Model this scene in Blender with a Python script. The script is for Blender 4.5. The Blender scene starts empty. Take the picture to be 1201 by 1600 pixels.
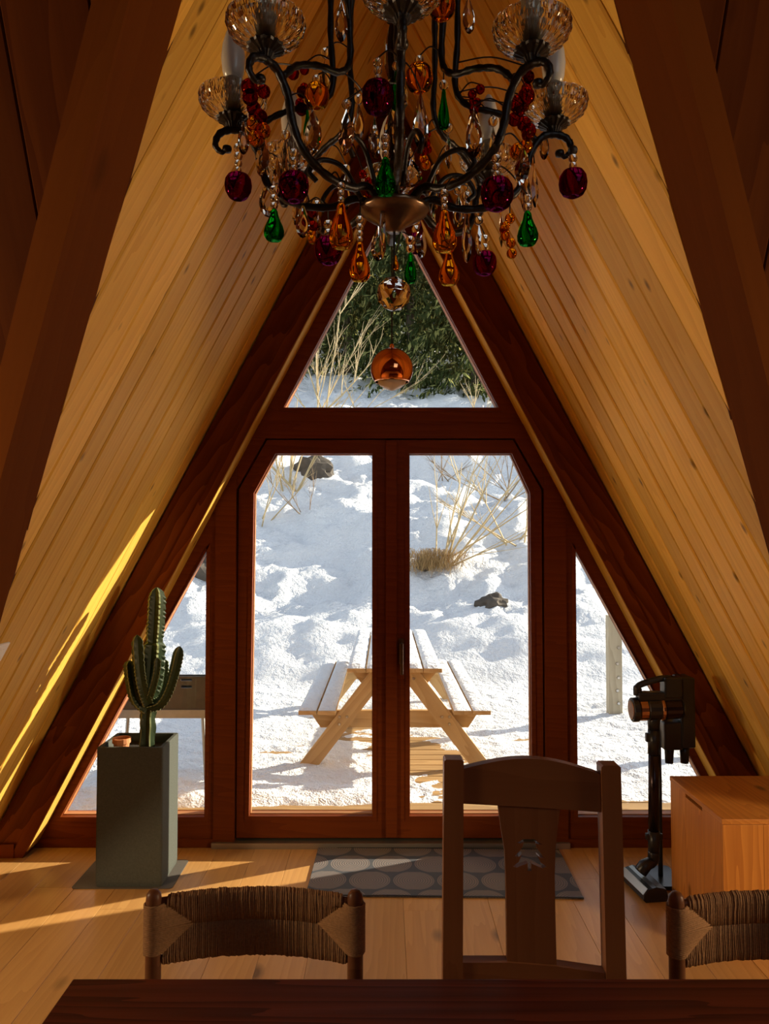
import bpy, bmesh, math, random
from mathutils import Vector, Matrix, noise, geometry

# ------------------------------------------------------------------ camera, sky, sun, exposure
scene = bpy.context.scene
COL = scene.collection
F, H = 1200.0, 1.62
PITCH = math.atan(42 / 1200)
cam_d = bpy.data.cameras.new('camera'); cam = bpy.data.objects.new('camera', cam_d); COL.objects.link(cam)
cam.location = (0, 0, H); cam.rotation_euler = (math.pi / 2 + PITCH, 0, 0)
cam_d.sensor_fit = 'HORIZONTAL'; cam_d.sensor_width = 36.0; cam_d.lens = 36.0 * F / 1201.0
cam_d.clip_start = 0.02; cam_d.clip_end = 300
scene.camera = cam
SUN = Vector((-2.55, -1.2, -1.0)).normalized()          # direction the light travels
world = bpy.data.worlds.new('world'); scene.world = world; world.use_nodes = True
wn = world.node_tree.nodes; wl = world.node_tree.links
sky = wn.new('ShaderNodeTexSky'); sky.sky_type = 'NISHITA'; sky.sun_disc = False
sky.sun_elevation = math.asin(-SUN.z); sky.sun_rotation = math.atan2(-SUN.x, -SUN.y)
sky.air_density = 1.0; sky.dust_density = 1.5; sky.ozone_density = 1.0; sky.altitude = 1200
hsv = wn.new('ShaderNodeHueSaturation'); hsv.inputs['Saturation'].default_value = 0.42      # hazy winter sky
wl.new(sky.outputs[0], hsv.inputs['Color']); wl.new(hsv.outputs[0], wn['Background'].inputs[0]); wn['Background'].inputs[1].default_value = 0.26
sun_d = bpy.data.lights.new('sun', 'SUN'); sun_d.energy = 9.0; sun_d.angle = math.radians(0.53); sun_d.color = (1.0, 0.86, 0.66)
sun = bpy.data.objects.new('sun', sun_d); COL.objects.link(sun)
sun.rotation_euler = SUN.to_track_quat('-Z', 'Y').to_euler(); sun.location = (12, 12, 10)
vs = scene.view_settings
vs.view_transform = 'Standard'; vs.look = 'None'; vs.gamma = 1.0; vs.use_curve_mapping = False; vs.exposure = 0.45
scene.cycles.caustics_reflective = False; scene.cycles.caustics_refractive = False
scene.cycles.max_bounces = 14; scene.cycles.diffuse_bounces = 8; scene.cycles.transparent_max_bounces = 16

R = random.Random(7)
# ------------------------------------------------------------------ pixel helpers
_c, _s = math.cos(PITCH), math.sin(PITCH)
def ray(X, Y):
    kx, ky = (X - 600.5) / F, (800 - Y) / F
    return Vector((kx, _c - ky * _s, _s + ky * _c))
def at(X, Y, y):
    r = ray(X, Y); t = y / r.y
    return Vector((r.x * t, y, H + r.z * t))
def on_level(X, Y, z=0.0):
    r = ray(X, Y); t = (z - H) / r.z
    return Vector((r.x * t, r.y * t, z))

# ------------------------------------------------------------------ materials
MATS = {}
def node_mat(name):
    m = bpy.data.materials.new(name); m.use_nodes = True
    nt = m.node_tree; b = nt.nodes['Principled BSDF']
    MATS[name] = m
    return m, nt, b
def plain(name, col, rough=0.5, metal=0.0, bump=0.0, bscale=60, var=0.0, spec=0.5):
    m, nt, b = node_mat(name)
    b.inputs['Roughness'].default_value = rough; b.inputs['Metallic'].default_value = metal
    b.inputs['Specular IOR Level'].default_value = spec
    tc = nt.nodes.new('ShaderNodeTexCoord'); n = nt.nodes.new('ShaderNodeTexNoise')
    n.inputs['Scale'].default_value = bscale; n.inputs['Detail'].default_value = 5
    nt.links.new(tc.outputs['Object'], n.inputs['Vector'])
    mx = nt.nodes.new('ShaderNodeMix'); mx.data_type = 'RGBA'
    mx.inputs[6].default_value = (*[c * (1 - var) for c in col], 1); mx.inputs[7].default_value = (*[min(1, c * (1 + var)) for c in col], 1)
    nt.links.new(n.outputs[0], mx.inputs[0]); nt.links.new(mx.outputs[2], b.inputs['Base Color'])
    if bump:
        bp = nt.nodes.new('ShaderNodeBump'); bp.inputs['Strength'].default_value = bump; bp.inputs['Distance'].default_value = 0.004
        nt.links.new(n.outputs[0], bp.inputs['Height']); nt.links.new(bp.outputs[0], b.inputs['Normal'])
    return m
def wood(name, light, dark, rough=0.4, ring=9.0, stretch=9.0, knots=0.0, vary=0.25, contrast=0.6, bump=0.15, coat=0.0, spec=0.3, dist=2.2):
    """grain runs along the local X of each piece; every piece gets its own slice of the log"""
    m, nt, b = node_mat(name); N, L = nt.nodes, nt.links
    tc = N.new('ShaderNodeTexCoord'); oi = N.new('ShaderNodeObjectInfo')
    off = N.new('ShaderNodeVectorMath'); off.operation = 'MULTIPLY_ADD'
    comb = N.new('ShaderNodeCombineXYZ')
    for i in range(3): L.new(oi.outputs['Random'], comb.inputs[i])
    off.inputs[1].default_value = (37.0, 53.0, 71.0)
    L.new(comb.outputs[0], off.inputs[0]); L.new(tc.outputs['Object'], off.inputs[2])
    mp = N.new('ShaderNodeMapping'); mp.inputs['Scale'].default_value = (1.0 / stretch, 1, 1)
    L.new(off.outputs[0], mp.inputs['Vector'])
    nz = N.new('ShaderNodeTexNoise'); nz.inputs['Scale'].default_value = 5.0; nz.inputs['Detail'].default_value = 3
    L.new(mp.outputs[0], nz.inputs['Vector'])
    add = N.new('ShaderNodeVectorMath'); add.operation = 'MULTIPLY_ADD'
    add.inputs[1].default_value = (0.25, 0.25, 0.25)
    L.new(nz.outputs['Color'], add.inputs[0]); L.new(mp.outputs[0], add.inputs[2])
    wv = N.new('ShaderNodeTexWave'); wv.wave_type = 'BANDS'; wv.bands_direction = 'DIAGONAL'; wv.wave_profile = 'SAW'
    wv.inputs['Scale'].default_value = ring; wv.inputs['Distortion'].default_value = dist; wv.inputs['Detail'].default_value = 2
    wv.inputs['Detail Scale'].default_value = 1.5
    L.new(add.outputs[0], wv.inputs['Vector'])
    fine = N.new('ShaderNodeTexNoise'); fine.inputs['Scale'].default_value = 90; fine.inputs['Detail'].default_value = 4
    mp2 = N.new('ShaderNodeMapping'); mp2.inputs['Scale'].default_value = (0.04, 1, 1)
    L.new(off.outputs[0], mp2.inputs['Vector']); L.new(mp2.outputs[0], fine.inputs['Vector'])
    mf = N.new('ShaderNodeMath'); mf.operation = 'MULTIPLY_ADD'; mf.inputs[1].default_value = 0.55; mf.inputs[2].default_value = -0.1
    L.new(fine.outputs[0], mf.inputs[0])
    sm = N.new('ShaderNodeMath'); sm.operation = 'MULTIPLY_ADD'; sm.inputs[1].default_value = contrast
    L.new(wv.outputs[0], sm.inputs[0]); L.new(mf.outputs[0], sm.inputs[2])
    mx = N.new('ShaderNodeMix'); mx.data_type = 'RGBA'; mx.clamp_factor = True
    mx.inputs[6].default_value = (*light, 1); mx.inputs[7].default_value = (*dark, 1)
    L.new(sm.outputs[0], mx.inputs[0])
    last = mx.outputs[2]
    if knots:
        mk = N.new('ShaderNodeMapping'); mk.inputs['Scale'].default_value = (0.5, 1, 1)
        L.new(off.outputs[0], mk.inputs['Vector'])
        vo = N.new('ShaderNodeTexVoronoi'); vo.inputs['Scale'].default_value = knots; vo.inputs['Randomness'].default_value = 1.0
        L.new(mk.outputs[0], vo.inputs['Vector'])
        rm = N.new('ShaderNodeMapRange'); rm.inputs[1].default_value = 0.05; rm.inputs[2].default_value = 0.15
        rm.inputs[3].default_value = 1.0; rm.inputs[4].default_value = 0.0
        L.new(vo.outputs['Distance'], rm.inputs[0])
        kx = N.new('ShaderNodeMix'); kx.data_type = 'RGBA'; kx.inputs[7].default_value = (*[c * 0.28 for c in dark], 1)
        sep = N.new('ShaderNodeSeparateColor'); L.new(vo.outputs['Color'], sep.inputs[0])
        gt = N.new('ShaderNodeMath'); gt.operation = 'GREATER_THAN'; gt.inputs[1].default_value = 0.45
        L.new(sep.outputs[0], gt.inputs[0])
        km = N.new('ShaderNodeMath'); km.operation = 'MULTIPLY'; L.new(rm.outputs[0], km.inputs[0]); L.new(gt.outputs[0], km.inputs[1])
        km2 = N.new('ShaderNodeMath'); km2.operation = 'MULTIPLY'; km2.inputs[1].default_value = 0.85; L.new(km.outputs[0], km2.inputs[0])
        L.new(km2.outputs[0], kx.inputs[0]); L.new(last, kx.inputs[6]); last = kx.outputs[2]
    hs = N.new('ShaderNodeHueSaturation')
    vr = N.new('ShaderNodeMapRange'); vr.inputs[3].default_value = 1 - vary; vr.inputs[4].default_value = 1 + vary * 0.6
    L.new(oi.outputs['Random'], vr.inputs[0]); L.new(vr.outputs[0], hs.inputs['Value']); L.new(last, hs.inputs['Color'])
    L.new(hs.outputs[0], b.inputs['Base Color'])
    b.inputs['Roughness'].default_value = rough; b.inputs['Specular IOR Level'].default_value = spec
    if coat: b.inputs['Coat Weight'].default_value = coat; b.inputs['Coat Roughness'].default_value = 0.25
    bp = N.new('ShaderNodeBump'); bp.inputs['Strength'].default_value = bump; bp.inputs['Distance'].default_value = 0.002
    L.new(sm.outputs[0], bp.inputs['Height']); L.new(bp.outputs[0], b.inputs['Normal'])
    return m
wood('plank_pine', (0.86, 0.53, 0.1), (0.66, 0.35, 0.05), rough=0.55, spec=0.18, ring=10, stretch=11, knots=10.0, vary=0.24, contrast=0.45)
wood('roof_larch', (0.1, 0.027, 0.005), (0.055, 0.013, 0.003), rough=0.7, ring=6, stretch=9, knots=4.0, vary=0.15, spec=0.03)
wood('beam_larch', (0.19, 0.045, 0.006), (0.1, 0.018, 0.003), rough=0.42, ring=8, stretch=6, knots=3.5, vary=0.08, contrast=0.9, spec=0.12)
wood('valley_beam', (0.125, 0.036, 0.005), (0.09, 0.022, 0.003), rough=0.8, spec=0.04, ring=4, stretch=14, knots=3.0, vary=0.05, contrast=0.3)
wood('frame_larch', (0.19, 0.042, 0.006), (0.12, 0.023, 0.004), rough=0.5, ring=14, stretch=16, knots=0, vary=0.1, contrast=0.5, spec=0.12)
wood('floor_oak', (0.56, 0.31, 0.105), (0.4, 0.2, 0.06), rough=0.38, ring=12, stretch=12, knots=4.0, vary=0.16, contrast=0.4, bump=0.08)
wood('table_wood', (0.115, 0.022, 0.008), (0.045, 0.008, 0.003), rough=0.5, ring=26, stretch=22, vary=0.08, contrast=0.8, bump=0.3, spec=0.1, dist=1.0)
wood('chair_wood', (0.22, 0.085, 0.032), (0.16, 0.056, 0.02), rough=0.35, ring=8, stretch=10, vary=0.04, contrast=0.4, bump=0.05, spec=0.15)
wood('post_wood', (0.15, 0.058, 0.025), (0.095, 0.034, 0.014), rough=0.4, ring=10, stretch=9, vary=0.04, spec=0.2)
wood('chest_pine', (0.66, 0.28, 0.055), (0.42, 0.145, 0.025), rough=0.4, ring=18, stretch=16, knots=6.0, vary=0.06, contrast=0.6, dist=1.2)
wood('picnic_pine', (0.62, 0.42, 0.20), (0.44, 0.27, 0.11), rough=0.7, ring=7, stretch=9, knots=5.0, vary=0.12)
wood('deck_larch', (0.46, 0.29, 0.12), (0.28, 0.16, 0.06), rough=0.7, ring=8, stretch=9, knots=4.0, vary=0.2)
wood('grey_post', (0.50, 0.44, 0.32), (0.34, 0.29, 0.20), rough=0.8, ring=8, stretch=9, knots=4.0, vary=0.1)
wood('lit_larch', (0.50, 0.24, 0.10), (0.36, 0.15, 0.06), rough=0.5, spec=0.15)  # window light on the glass reveals put into a paler colour
plain('rush', (0.26, 0.14, 0.065), 0.75, spec=0.15, bump=0.4, bscale=180, var=0.4)
plain('planter_fibre', (0.075, 0.082, 0.070), 0.85, spec=0.15, bump=0.25, bscale=140, var=0.25)
plain('soil', (0.025, 0.018, 0.012), 0.95, bump=1.0, bscale=90, var=0.5)
plain('terracotta', (0.62, 0.25, 0.10), 0.7, var=0.15)
plain('cactus_green', (0.020, 0.042, 0.011), 0.45, var=0.35, bscale=40, bump=0.1)
plain('cactus_rib', (0.26, 0.30, 0.13), 0.6, var=0.2)
plain('mat_grey', (0.10, 0.085, 0.068), 0.8, var=0.2, bscale=200)
plain('iron', (0.012, 0.008, 0.006), 0.4, metal=0.4, bump=0.3, bscale=120, var=0.4)
plain('bronze', (0.16, 0.10, 0.06), 0.3, metal=0.9, var=0.3)
plain('opal_bulb', (0.66, 0.60, 0.50), 0.25)
plain('candle_sleeve', (0.30, 0.24, 0.15), 0.5)
plain('copper', (0.78, 0.30, 0.13), 0.08, metal=1.0)
plain('white_glass', (0.75, 0.70, 0.62), 0.3)
plain('black_plastic', (0.012, 0.012, 0.013), 0.35)
plain('dark_tube', (0.030, 0.018, 0.020), 0.25, metal=0.7)
plain('vacuum_bronze', (0.42, 0.21, 0.10), 0.25, metal=0.9)
plain('grey_metal', (0.55, 0.55, 0.55), 0.3, metal=1.0)
plain('aluminium', (0.45, 0.42, 0.36), 0.4, metal=0.9)
plain('steel_grill', (0.07, 0.065, 0.06), 0.45, metal=0.5, var=0.3, bscale=20)
plain('galvanised', (0.30, 0.30, 0.29), 0.5, metal=0.7, var=0.2, bscale=30)
plain('white_plate', (0.85, 0.84, 0.80), 0.4)
plain('black_cord', (0.01, 0.01, 0.01), 0.6)
plain('roof_outside', (0.05, 0.03, 0.02), 0.85, var=0.2, bscale=10)
plain('bark', (0.10, 0.075, 0.05), 0.9, var=0.4, bscale=30, bump=0.6)
plain('twig', (0.50, 0.38, 0.20), 0.7, var=0.3, bscale=12)
plain('twig_brown', (0.24, 0.16, 0.085), 0.8, var=0.3, bscale=12)
plain('dry_grass', (0.40, 0.26, 0.11), 0.9, var=0.4, bscale=9)
plain('rock', (0.085, 0.07, 0.055), 0.9, var=0.7, bscale=6, bump=1.0)
def leafy(name, col, tr):
    m, nt, b = node_mat(name); b.inputs['Base Color'].default_value = (*col, 1); b.inputs['Roughness'].default_value = 0.8; b.inputs['Specular IOR Level'].default_value = 0.1
    t = nt.nodes.new('ShaderNodeBsdfTranslucent'); t.inputs['Color'].default_value = (*[c * 1.3 for c in col], 1)
    mx = nt.nodes.new('ShaderNodeMixShader'); mx.inputs[0].default_value = tr
    nt.links.new(b.outputs[0], mx.inputs[1]); nt.links.new(t.outputs[0], mx.inputs[2]); nt.links.new(mx.outputs[0], nt.nodes['Material Output'].inputs[0])
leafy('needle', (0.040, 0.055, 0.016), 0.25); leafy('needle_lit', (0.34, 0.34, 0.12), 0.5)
def snow_mat():
    m, nt, b = node_mat('snow'); N, L = nt.nodes, nt.links
    b.inputs['Base Color'].default_value = (0.80, 0.82, 0.85, 1); b.inputs['Roughness'].default_value = 0.75
    b.inputs['Specular IOR Level'].default_value = 0.25
    tc = N.new('ShaderNodeTexCoord'); h = None
    for sc_, w_ in ((5, 1.0), (22, 0.4), (80, 0.15)):
        n = N.new('ShaderNodeTexNoise'); n.inputs['Scale'].default_value = sc_; n.inputs['Detail'].default_value = 4
        L.new(tc.outputs['Object'], n.inputs['Vector'])
        ma = N.new('ShaderNodeMath'); ma.operation = 'MULTIPLY_ADD'; ma.inputs[1].default_value = w_
        L.new(n.outputs[0], ma.inputs[0])
        if h: L.new(h, ma.inputs[2])
        h = ma.outputs[0]
    bp = N.new('ShaderNodeBump'); bp.inputs['Strength'].default_value = 0.8; bp.inputs['Distance'].default_value = 0.10
    L.new(h, bp.inputs['Height']); L.new(bp.outputs[0], b.inputs['Normal'])
snow_mat()
def glassy(name, col, ior=1.5, rough=0.0):
    m = bpy.data.materials.new(name); m.use_nodes = True; nt = m.node_tree; nt.nodes.clear()
    o = nt.nodes.new('ShaderNodeOutputMaterial'); g = nt.nodes.new('ShaderNodeBsdfGlass')
    g.inputs['Color'].default_value = (*col, 1); g.inputs['IOR'].default_value = ior; g.inputs['Roughness'].default_value = rough
    nt.links.new(g.outputs[0], o.inputs[0]); MATS[name] = m
glassy('clear_glass', (0.98, 0.97, 0.95))
glassy('purple_glass', (0.34, 0.03, 0.15)); glassy('green_glass', (0.04, 0.55, 0.08))
glassy('amber_glass', (0.92, 0.50, 0.05)); glassy('red_glass', (0.55, 0.07, 0.02))
def pane_mat():
    m = bpy.data.materials.new('pane_glass'); m.use_nodes = True; nt = m.node_tree; nt.nodes.clear()
    o = nt.nodes.new('ShaderNodeOutputMaterial'); t = nt.nodes.new('ShaderNodeBsdfTransparent'); g = nt.nodes.new('ShaderNodeBsdfGlossy')
    g.inputs['Roughness'].default_value = 0.02; t.inputs['Color'].default_value = (0.97, 0.98, 0.97, 1)
    mx = nt.nodes.new('ShaderNodeMixShader'); lw = nt.nodes.new('ShaderNodeLayerWeight'); lw.inputs[0].default_value = 0.5
    pw = nt.nodes.new('ShaderNodeMath'); pw.operation = 'POWER'; pw.inputs[1].default_value = 5.0; nt.links.new(lw.outputs['Facing'], pw.inputs[0])
    fr = nt.nodes.new('ShaderNodeMath'); fr.operation = 'MULTIPLY_ADD'; fr.inputs[1].default_value = 0.6; fr.inputs[2].default_value = 0.015; nt.links.new(pw.outputs[0], fr.inputs[0])
    nt.links.new(fr.outputs[0], mx.inputs[0]); nt.links.new(t.outputs[0], mx.inputs[1]); nt.links.new(g.outputs[0], mx.inputs[2])
    nt.links.new(mx.outputs[0], o.inputs[0]); MATS['pane_glass'] = m
pane_mat()
def rug_mat():
    m, nt, b = node_mat('rug_weave'); N, L = nt.nodes, nt.links
    def M(op, a, b_=None, c_=None):
        n = N.new('ShaderNodeMath'); n.operation = op
        for i, v in enumerate((a, b_, c_)):
            if v is None: continue
            if isinstance(v, (int, float)): n.inputs[i].default_value = v
            else: L.new(v, n.inputs[i])
        return n.outputs[0]
    tc = N.new('ShaderNodeTexCoord'); sp = N.new('ShaderNodeSeparateXYZ'); L.new(tc.outputs['Object'], sp.inputs[0])
    row = M('DIVIDE', M('ADD', sp.outputs[1], 5 * 0.186 + 0.02), 0.186); ri = M('FLOOR', row)
    fy = M('MULTIPLY', M('SUBTRACT', M('FRACT', row), 0.5), 0.186)
    odd = M('MULTIPLY', M('MODULO', ri, 2.0), 0.5)
    cx = M('ADD', M('DIVIDE', M('ADD', sp.outputs[0], 10 * 0.208 + 0.03), 0.208), odd)
    fx = M('MULTIPLY', M('SUBTRACT', M('FRACT', cx), 0.5), 0.208)
    d = M('SQRT', M('ADD', M('MULTIPLY', fx, fx), M('MULTIPLY', fy, fy)))
    inside = M('LESS_THAN', d, 0.097)
    rings = M('ADD', 0.62, M('MULTIPLY', M('SINE', M('MULTIPLY', d, 540.0)), 0.30))
    fac = M('MULTIPLY', inside, rings)
    nz = N.new('ShaderNodeTexNoise'); nz.inputs['Scale'].default_value = 350; L.new(tc.outputs['Object'], nz.inputs['Vector'])
    fac2 = M('ADD', fac, M('MULTIPLY', M('SUBTRACT', nz.outputs[0], 0.5), 0.3))
    mx = N.new('ShaderNodeMix'); mx.data_type = 'RGBA'; mx.clamp_factor = True
    mx.inputs[6].default_value = (0.055, 0.062, 0.075, 1); mx.inputs[7].default_value = (0.20, 0.165, 0.15, 1)
    L.new(fac2, mx.inputs[0]); L.new(mx.outputs[2], b.inputs['Base Color']); b.inputs['Roughness'].default_value = 0.9
    bp = N.new('ShaderNodeBump'); bp.inputs['Strength'].default_value = 0.3; bp.inputs['Distance'].default_value = 0.003
    L.new(fac2, bp.inputs['Height']); L.new(bp.outputs[0], b.inputs['Normal'])
rug_mat()

# ------------------------------------------------------------------ mesh helpers
class MB:
    def __init__(self): self.v = []; self.f = []; self.mi = []; self.cur = 0
    def add(self, vs_, fs_):
        o = len(self.v); self.v += [Vector(p) for p in vs_]
        for f in fs_: self.f.append([i + o for i in f]); self.mi.append(self.cur)
        return self
    def box(self, lo, hi, M=None, ch=0.0):
        x0, y0, z0 = lo; x1, y1, z1 = hi
        if ch <= 0:
            p = [(x, y, z) for z in (z0, z1) for y in (y0, y1) for x in (x0, x1)]
            fs_ = [(0, 2, 3, 1), (4, 5, 7, 6), (0, 1, 5, 4), (2, 6, 7, 3), (0, 4, 6, 2), (1, 3, 7, 5)]
        else:   # chamfered on all edges
            bm = bmesh.new(); bmesh.ops.create_cube(bm, size=1)
            for v in bm.verts: v.co = ((x0 + x1) / 2 + v.co.x * (x1 - x0), (y0 + y1) / 2 + v.co.y * (y1 - y0), (z0 + z1) / 2 + v.co.z * (z1 - z0))
            bmesh.ops.bevel(bm, geom=bm.edges[:], offset=ch, segments=2, affect='EDGES', profile=0.5)
            bm.verts.index_update(); p = [v.co.copy() for v in bm.verts]; fs_ = [[v.index for v in f.verts] for f in bm.faces]; bm.free()
        if M: p = [M @ Vector(q) for q in p]
        return self.add(p, fs_)
    def prism(self, poly, fn, t0, t1):
        """poly: 2D points, fn(a,b,t)->3D, extruded t0..t1 (convex or simple polygon)"""
        n = len(poly)
        vs_ = [fn(a, b, t0) for a, b in poly] + [fn(a, b, t1) for a, b in poly]
        fs_ = [list(range(n))[::-1], list(range(n, 2 * n))] + [[i, (i + 1) % n, n + (i + 1) % n, n + i] for i in range(n)]
        return self.add(vs_, fs_)
    def ring(self, outer, inner, fn, t0, t1):
        n = len(outer)
        vs_ = [fn(*p, t0) for p in outer] + [fn(*p, t0) for p in inner] + [fn(*p, t1) for p in outer] + [fn(*p, t1) for p in inner]
        fs_ = []
        for i in range(n):
            j = (i + 1) % n
            fs_ += [[i, n + i, n + j, j], [2 * n + i, 2 * n + j, 3 * n + j, 3 * n + i], [i, j, 2 * n + j, 2 * n + i], [n + i, 3 * n + i, 3 * n + j, n + j]]
        return self.add(vs_, fs_)
    def tube(self, pts, r, n=8, cap=True):
        pts = [Vector(p) for p in pts]; m = len(pts); rs = r if isinstance(r, (list, tuple)) else [r] * m
        vs_ = []; up = None
        for i, p in enumerate(pts):
            d = (pts[min(i + 1, m - 1)] - pts[max(i - 1, 0)]).normalized()
            if up is None:
                up = Vector((0, 0, 1)) if abs(d.z) < 0.9 else Vector((1, 0, 0))
            a = d.cross(up); a = a.normalized() if a.length > 1e-6 else d.orthogonal().normalized()
            up = a.cross(d).normalized()
            for k in range(n):
                t = 2 * math.pi * k / n
                vs_.append(p + (a * math.cos(t) + up * math.sin(t)) * rs[i])
        fs_ = [[i * n + k, i * n + (k + 1) % n, (i + 1) * n + (k + 1) % n, (i + 1) * n + k] for i in range(m - 1) for k in range(n)]
        if cap: fs_ += [list(range(n))[::-1], list(range((m - 1) * n, m * n))]
        return self.add(vs_, fs_)
    def lathe(self, prof, n=24, M=None, mod=None, c=(0, 0, 0)):
        """prof: list of (r,z); closed at axis where r=0"""
        vs_ = []; idx = []
        for (r, z) in prof:
            if r < 1e-7:
                idx.append([len(vs_)] * n); vs_.append(Vector((c[0], c[1], c[2] + z)))
            else:
                row = []
                for k in range(n):
                    t = 2 * math.pi * k / n; rr = r * (mod(t, z) if mod else 1)
                    row.append(len(vs_)); vs_.append(Vector((c[0] + rr * math.cos(t), c[1] + rr * math.sin(t), c[2] + z)))
                idx.append(row)
        fs_ = []
        for i in range(len(prof) - 1):
            for k in range(n):
                q = [idx[i][k], idx[i][(k + 1) % n], idx[i + 1][(k + 1) % n], idx[i + 1][k]]
                u = []
                for a in q:
                    if a not in u: u.append(a)
                if len(u) > 2: fs_.append(u)
        if M: vs_ = [M @ v for v in vs_]
        return self.add(vs_, fs_)
    def mesh(self, name, mat, smooth=False):
        me = bpy.data.meshes.new(name); me.from_pydata([tuple(v) for v in self.v], [], self.f)
        for m in (mat if isinstance(mat, (list, tuple)) else [mat]): me.materials.append(MATS[m])
        if any(self.mi): me.polygons.foreach_set('material_index', self.mi)
        if smooth: me.polygons.foreach_set('use_smooth', [True] * len(me.polygons))
        bm = bmesh.new(); bm.from_mesh(me); bmesh.ops.recalc_face_normals(bm, faces=bm.faces[:]); bm.to_mesh(me); bm.free()
        me.update(); return me
    def build(self, name, mat, parent=None, M=None, smooth=False):
        return link(name, self.mesh(name, mat, smooth), parent, M)
def link(name, me, parent=None, M=None):
    """M is the world matrix of the piece"""
    o = bpy.data.objects.new(name, me); COL.objects.link(o)
    if parent is not None:
        o.parent = parent
        W = world_m(parent)
        o.matrix_basis = W.inverted() @ (M if M is not None else Matrix())
    elif M is not None: o.matrix_basis = M
    return o
def world_m(o):
    m = o.matrix_basis.copy()
    while o.parent: o = o.parent; m = o.matrix_basis @ m
    return m
def tag(o, label=None, cat=None, group=None, kind=None):
    if label: o['label'] = label
    if cat: o['category'] = cat
    if group: o['group'] = group
    if kind: o['kind'] = kind
    return o
def thing(name, loc, label, cat, group=None, rz=0.0):
    o = bpy.data.objects.new(name, None); COL.objects.link(o); o.empty_display_size = 0.1
    o.matrix_basis = Matrix.Translation(Vector(loc)) @ Matrix.Rotation(rz, 4, 'Z')
    return tag(o, label, cat, group)
def struct(o, label=None): o['kind'] = 'structure'; return tag(o, label)
def children(o): return [c for c in bpy.data.objects if c.parent == o]
def copy_tree(o, parent=None):
    c = o.copy(); COL.objects.link(c); c.parent = parent
    for ch in children(o): copy_tree(ch, c)
    return c
def frame_m(ox, ex, ey, ez):
    m = Matrix.Identity(4)
    for i, e in enumerate((ex, ey, ez)):
        for j in range(3): m[j][i] = e[j]
    for j in range(3): m[j][3] = ox[j]
    return m
def spline(pts, n=6):
    """Catmull-Rom through the points"""
    P = [Vector(p) for p in pts]; P = [P[0] * 2 - P[1]] + P + [P[-1] * 2 - P[-2]]; out = []
    for i in range(1, len(P) - 2):
        for k in range(n):
            t = k / n
            out.append(0.5 * ((2 * P[i]) + (P[i + 1] - P[i - 1]) * t + (2 * P[i - 1] - 5 * P[i] + 4 * P[i + 1] - P[i + 2]) * t * t + (3 * P[i] - P[i - 1] - 3 * P[i + 1] + P[i + 2]) * t ** 3))
    return out + [P[-2]]
def board_mesh(name, quad, T, mat, ch=0.004):
    """board whose visible face is a quad in local x (length) / y (width): [(x0,y0),(x1,y0),(x1b,y1),(x0b,y1)]; face at z=0, body behind it"""
    b = MB(); (a0, y0), (a1, _), (b1, y1), (b0, _) = quad
    lo = [(a0, y0, -T), (a1, y0, -T), (b1, y1, -T), (b0, y1, -T)]
    mid = [(x, y, -ch) for x, y, _ in lo]
    def lerp(u): return (a0 + (b0 - a0) * u, a1 + (b1 - a1) * u)
    u0 = ch / (y1 - y0); i0 = lerp(u0); i1 = lerp(1 - u0)
    top = [(i0[0], y0 + ch, 0), (i0[1], y0 + ch, 0), (i1[1], y1 - ch, 0), (i1[0], y1 - ch, 0)]
    fs = [(0, 3, 2, 1)] + [(i, (i + 1) % 4, 4 + (i + 1) % 4, 4 + i) for i in range(4)] + [(4 + i, 4 + (i + 1) % 4, 8 + (i + 1) % 4, 8 + i) for i in range(4)] + [(8, 9, 10, 11)]
    b.add(lo + mid + top, fs)
    return b.mesh(name, mat)

# ------------------------------------------------------------------ the house: a steep main roof (ridge along x) and a glazed cross gable
XC, K, ZA = 0.035, 0.52, 4.03            # cross gable: |x-XC| = K*(ZA-z)
YW = 4.10                                # room side of the gable glazing
YOUT = 4.68                              # roof overhang
def main_y(z): return (6.62 - z) * K     # front slope of the main roof
YR = 0.6; ZR = 6.62 - YR / K             # main ridge
XE = 3.6                                 # gable ends of the main room
CS = 1 / math.sqrt(1 + K * K)            # cosine of the roof lean from vertical
SL = math.sqrt(1 + K * K)                # slope length for one metre of height

# floor
fl = MB().box((-XE, -2.3, -0.22), (XE, YW + 0.1, -0.022)).build('floor', 'floor_oak'); struct(fl, 'wide oak floorboards running towards the glazed gable')
cols = [0.083 - 0.19 * 19 + 0.19 * i for i in range(38)]
for i, x in enumerate(cols):
    y = -2.3 - R.random() * 1.5
    while y < YW - 0.01:
        y1 = min(YW, y + R.choice((1.8, 2.2, 2.6))); y0 = max(-2.3, y)
        if y1 - y0 > 0.05:
            me = board_mesh('floor_board', [(y0, -0.0945), (y1 - 0.0012, -0.0945), (y1 - 0.0012, 0.0945), (y0, 0.0945)], 0.02, 'floor_oak', 0.0012)
            link('floor_board', me, fl, frame_m((x + 0.095, 0, 0), (0, 1, 0), (-1, 0, 0), (0, 0, 1)))
        y = y1

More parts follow.
